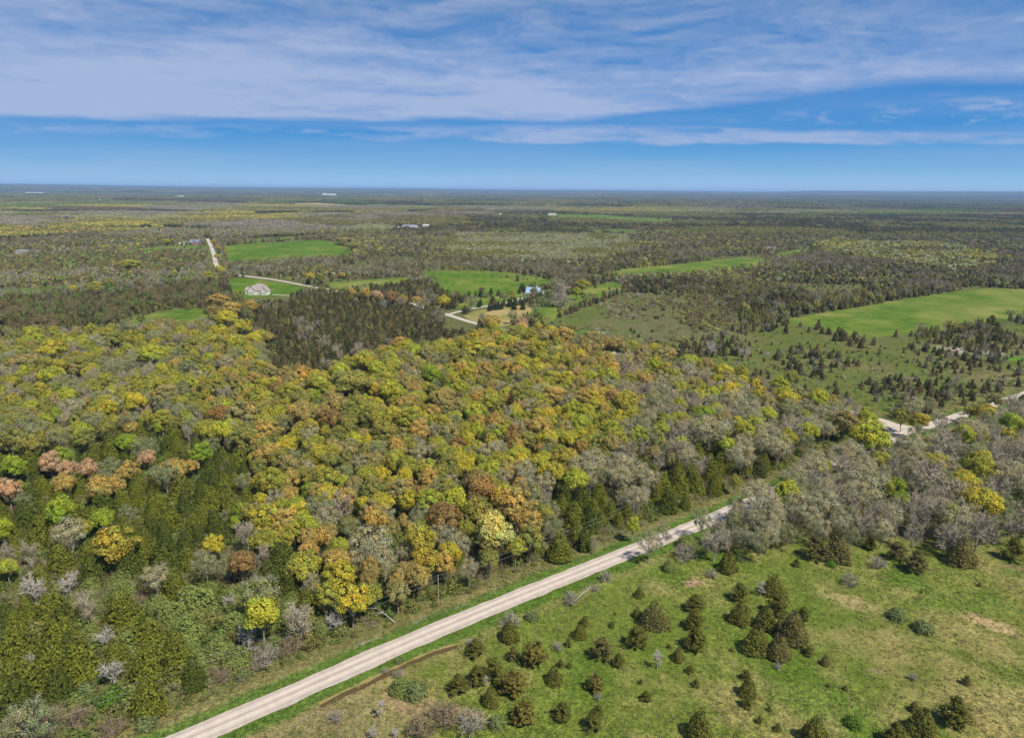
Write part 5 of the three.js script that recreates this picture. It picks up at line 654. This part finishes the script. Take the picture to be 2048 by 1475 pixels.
  const lh = building('house', 'grey stone house among trees at the left edge', 46, 512, 0.3); block(lh, 0, 0, 0, { L: 17, D: 12, h: 5.4, rise: 5, wall: stone, roof: greyRoof, windows: [[-5, 2, 1.4, 1.8], [0, 2, 1.4, 1.8], [5, 2, 1.4, 1.8]], door: 2.6 }); block(lh, -5, 6, Math.PI / 2, { L: 8, D: 8, h: 5, rise: 4.4, wall: stone, roof: greyRoof, windows: [[0, 2, 1.4, 1.8, '-x']] });
  const lg = building('shed', 'long grey-roofed garage right of the stone house', 66, 510, 0.1); block(lg, 0, 0, 0, { L: 22, D: 9, h: 3.6, rise: 3.4, wall: stone, roof: greyRoof });
  const wb = building('barn', 'white barn with dark roof panels beyond the dark wood', 820, 459, -0.25); block(wb, 0, 0, 0, { L: 40, D: 22, h: 7, rise: 6, wall: white, roof: roofMat([0.28, 0.30, 0.36], ribTex, 0.5) }); block(wb, -26, 6, 0, { L: 14, D: 12, h: 5, rise: 3, wall: white, roof: whiteRoof });
  const ws = building('barn', 'smaller white barn right of the panelled barn', 853, 457, -0.3); block(ws, 0, 0, 0, { L: 19, D: 14, h: 8, rise: 4.5, wall: white, roof: roofMat([0.45, 0.46, 0.5], ribTex, 0.5) });
  // far farms: px py length height depth wall roof
  const FAR = [[904, 435, 20, 5, 'house', 'white house in the clearing beyond the panelled barn', white, greyRoof], [934, 424, 26, 5, 'house', 'pale farmhouse left of the far yellow-green trees', white, whiteRoof], [949, 425, 22, 5, 'barn', 'pale barn right next to the pale farmhouse', cream, pinkRoof], [1001, 430, 15, 4, 'house', 'small white house far behind the dark wood', white, whiteRoof], [1047, 431, 20, 3, 'shed', 'low white shed beside the far pasture', white, whiteRoof], [1080, 428, 15, 4, 'house', 'white cottage left of the long pasture barn', white, greyRoof], [1104, 430, 36, 5, 'barn', 'long pale barn at the edge of the far pasture', cream, pinkRoof], [1393, 422, 34, 7, 'house', 'white house with a reddish roof on the right horizon land', white, redRoof], [1365, 421, 22, 5, 'shed', 'small white shed left of the reddish-roofed house', white, whiteRoof], [1542, 502, 16, 5, 'house', 'grey-roofed house half hidden at the end of the long field', stone, greyRoof], [590, 434, 22, 5, 'house', 'white house under the sandy ploughed field', white, whiteRoof], [585, 463, 16, 4, 'shed', 'white-roofed shed at the edge of the grey wood', stone, whiteRoof], [70, 388, 210, 10, 'barn', 'very long white greenhouse near the left horizon', white, whiteRoof], [87, 403, 60, 7, 'shed', 'white shed alone in the far left woods', white, whiteRoof], [163, 403, 70, 8, 'barn', 'white barn at the left end of the tan field', white, whiteRoof], [198, 402, 66, 8, 'barn', 'white barn in the middle of the tan field', white, whiteRoof], [358, 396, 110, 9, 'barn', 'white farm roof left of the pale horizon strip', white, whiteRoof], [482, 392, 60, 10, 'barn', 'bright white roof far left of the tower', white, whiteRoof], [658, 392, 210, 14, 'barn', 'long white plant building beside a tower at the horizon', white, whiteRoof], [776, 391, 200, 8, 'shed', 'pale low sheds on the horizon right of the tower', cream, whiteRoof], [857, 392, 210, 8, 'shed', 'pale long roof on the horizon above the grey wood', cream, whiteRoof], [1221, 393, 70, 10, 'barn', 'white barn on the horizon right of centre', white, whiteRoof], [1271, 402, 45, 8, 'house', 'left one of three bright farm roofs on the far slope', white, whiteRoof], [1278, 400, 45, 8, 'house', 'middle one of three bright farm roofs on the far slope', white, whiteRoof], [1287, 401, 45, 8, 'house', 'right one of three bright farm roofs on the far slope', white, whiteRoof], [1802, 414, 34, 6, 'shed', 'left pale shed on the far right wood edge', white, whiteRoof], [1856, 414, 40, 6, 'shed', 'right pale shed on the far right wood edge', white, whiteRoof], [1951, 409, 40, 7, 'house', 'white house among woods at the far right', white, whiteRoof]];
  for (const [px, py, L, h, kind, label, wm, rm] of FAR) { const o = building(kind, label, px, py, (hash(px, py, 1) - 0.5) * 0.6); const [x, z] = G(px, py); o.position.y = height(x, z) + (L > 100 ? 6 : 0.5); block(o, 0, 0, 0, { L, D: Math.min(L * 0.6, 30), h, rise: h * 0.7, wall: wm, roof: rm, over: 0.6, windows: L < 40 ? [[-L * 0.28, h * 0.45, 1.5, 1.5], [L * 0.2, h * 0.45, 1.5, 1.5]] : [] }); }
  { const [x, z] = G(649, 391), o = thing('silo_tower', 'white tower standing beside the plant building at the horizon', 'tower', x, height(x, z), z); const m = mesh('shaft', new THREE.CylinderGeometry(8, 9, 38, 20), white, o); m.position.y = 19; const c = mesh('cap', new THREE.CylinderGeometry(3.5, 10, 6, 20), whiteRoof, o); c.position.y = 41; }
}
// ---------------------------------------------------------------- utility poles and wires
const poleTops = [];
function pole(px, py, h, lean, label, arm) {
  const [x, z] = G(px, py), o = thing('utility_pole', label, 'utility pole', x, 0, z, Math.atan2(-nearDir.y, nearDir.x)); o.rotation.z = lean;
  mesh('shaft', new THREE.CylinderGeometry(0.09, 0.13, h + 0.5, 10).translate(0, h / 2 - 0.25, 0), paint([0.30, 0.265, 0.22], 0.95), o);
  if (arm) { const a = mesh('crossarm', BX(0.12, 0.14, 1.8), paint([0.3, 0.26, 0.22], 0.95), o); a.position.y = h - 0.5; for (const q of [-0.75, 0.75]) { const i = mesh('insulator', new THREE.CylinderGeometry(0.05, 0.08, 0.22, 8), paint([0.6, 0.6, 0.58], 0.3), o); i.position.set(0, h - 0.32, q); } }
  o.updateMatrixWorld(true); const t = new THREE.Vector3(0, h - 0.15, 0).applyMatrix4(o.matrixWorld), low = new THREE.Vector3(0, h - 1.6, 0).applyMatrix4(o.matrixWorld); poleTops.push([t, low]); return o;
}
pole(393, 1370, 6.8, 0.03, 'wooden utility pole with a crossarm among the lower left bushes', true);
pole(877, 1209, 9.2, 0, 'bare wooden utility pole by the wood edge and road', false);
pole(590, 574, 12, 0, 'left of two wooden poles beside the far side road', true);
pole(605, 574, 13, 0, 'right of two wooden poles beside the far side road', true);
pole(1266, 1052, 9, 0, 'pale pole at the foot of the whitish bare thicket', false);
{
  const sagWire = (a, b, sag, label) => { const p = []; for (let k = 0; k <= 14; k++) { const t = k / 14; p.push(new THREE.Vector3().lerpVectors(a, b, t).add(new THREE.Vector3(0, -4 * sag * t * (1 - t), 0))); } tag(mesh('wire', new THREE.TubeGeometry(new THREE.CatmullRomCurve3(p), 28, 0.012, 5), paint([0.4, 0.4, 0.38], 0.6)), label, 'wire'); };
  const [a, b, , , e] = poleTops, off = a[0].clone().add(new THREE.Vector3(-nearDir.x * 55, 1, -nearDir.y * 55));
  sagWire(off, a[0], 1, 'upper overhead wire crossing the lower left bushes'); sagWire(off.clone().setY(off.y - 1.4), a[1], 1.1, 'lower overhead wire crossing the lower left bushes');
  sagWire(a[0], b[0], 1.2, 'upper overhead wire between the two roadside poles'); sagWire(a[1], b[1], 1.3, 'lower overhead wire between the two roadside poles'); sagWire(b[0], e[0], 1.2, 'upper overhead wire right of the bare pole'); sagWire(b[1], e[1], 1.3, 'lower overhead wire right of the bare pole');
}
{ // dead trunks lying or leaning at the wood edge
  const log = (px, py, turn, L, tilt, label) => { const [x, z] = G(px, py), o = thing('fallen_tree', label, 'dead tree', x, 0.2, z, turn), g = new GB(), r = rng(px); g.tube([[0, 0, 0], [L * 0.5, L * 0.5 * tilt + 0.1, 0.1], [L, L * tilt, 0]], [0.13, 0.09, 0.03], 7, [1, 1, 1]); mesh('trunk', g.geo(), deadBark, o); for (let k = 0; k < 6; k++) { const b = new GB(), t = 0.45 + 0.5 * r(), l = 0.9 + 1.6 * r(), a = r() * 6.28; b.tube([[L * t, L * t * tilt, 0], [L * t + l * 0.6, L * t * tilt + Math.abs(Math.sin(a)) * l * 0.7, Math.cos(a) * l]], [0.06, 0.02], 4, [1, 1, 1]); mesh('branch', b.geo(), deadBark, o); } };
  log(790, 1246, 2.6, 7, 0.32, 'grey dead trunk leaning out of the wood towards the verge'); log(1145, 1206, 0.5, 6, 0.55, 'white broken trunk leaning from a grey bush by the pasture'); log(590, 1262, 1.4, 7, 0.75, 'pale leaning dead trunk among grey roadside bushes'); log(575, 1258, 1.1, 6, 0.6, 'second pale leaning trunk left among grey roadside bushes'); log(205, 1345, 0.7, 7, 0.35, 'whitish fallen branches among the lower left cedars');
}
renderer.render(scene, camera);
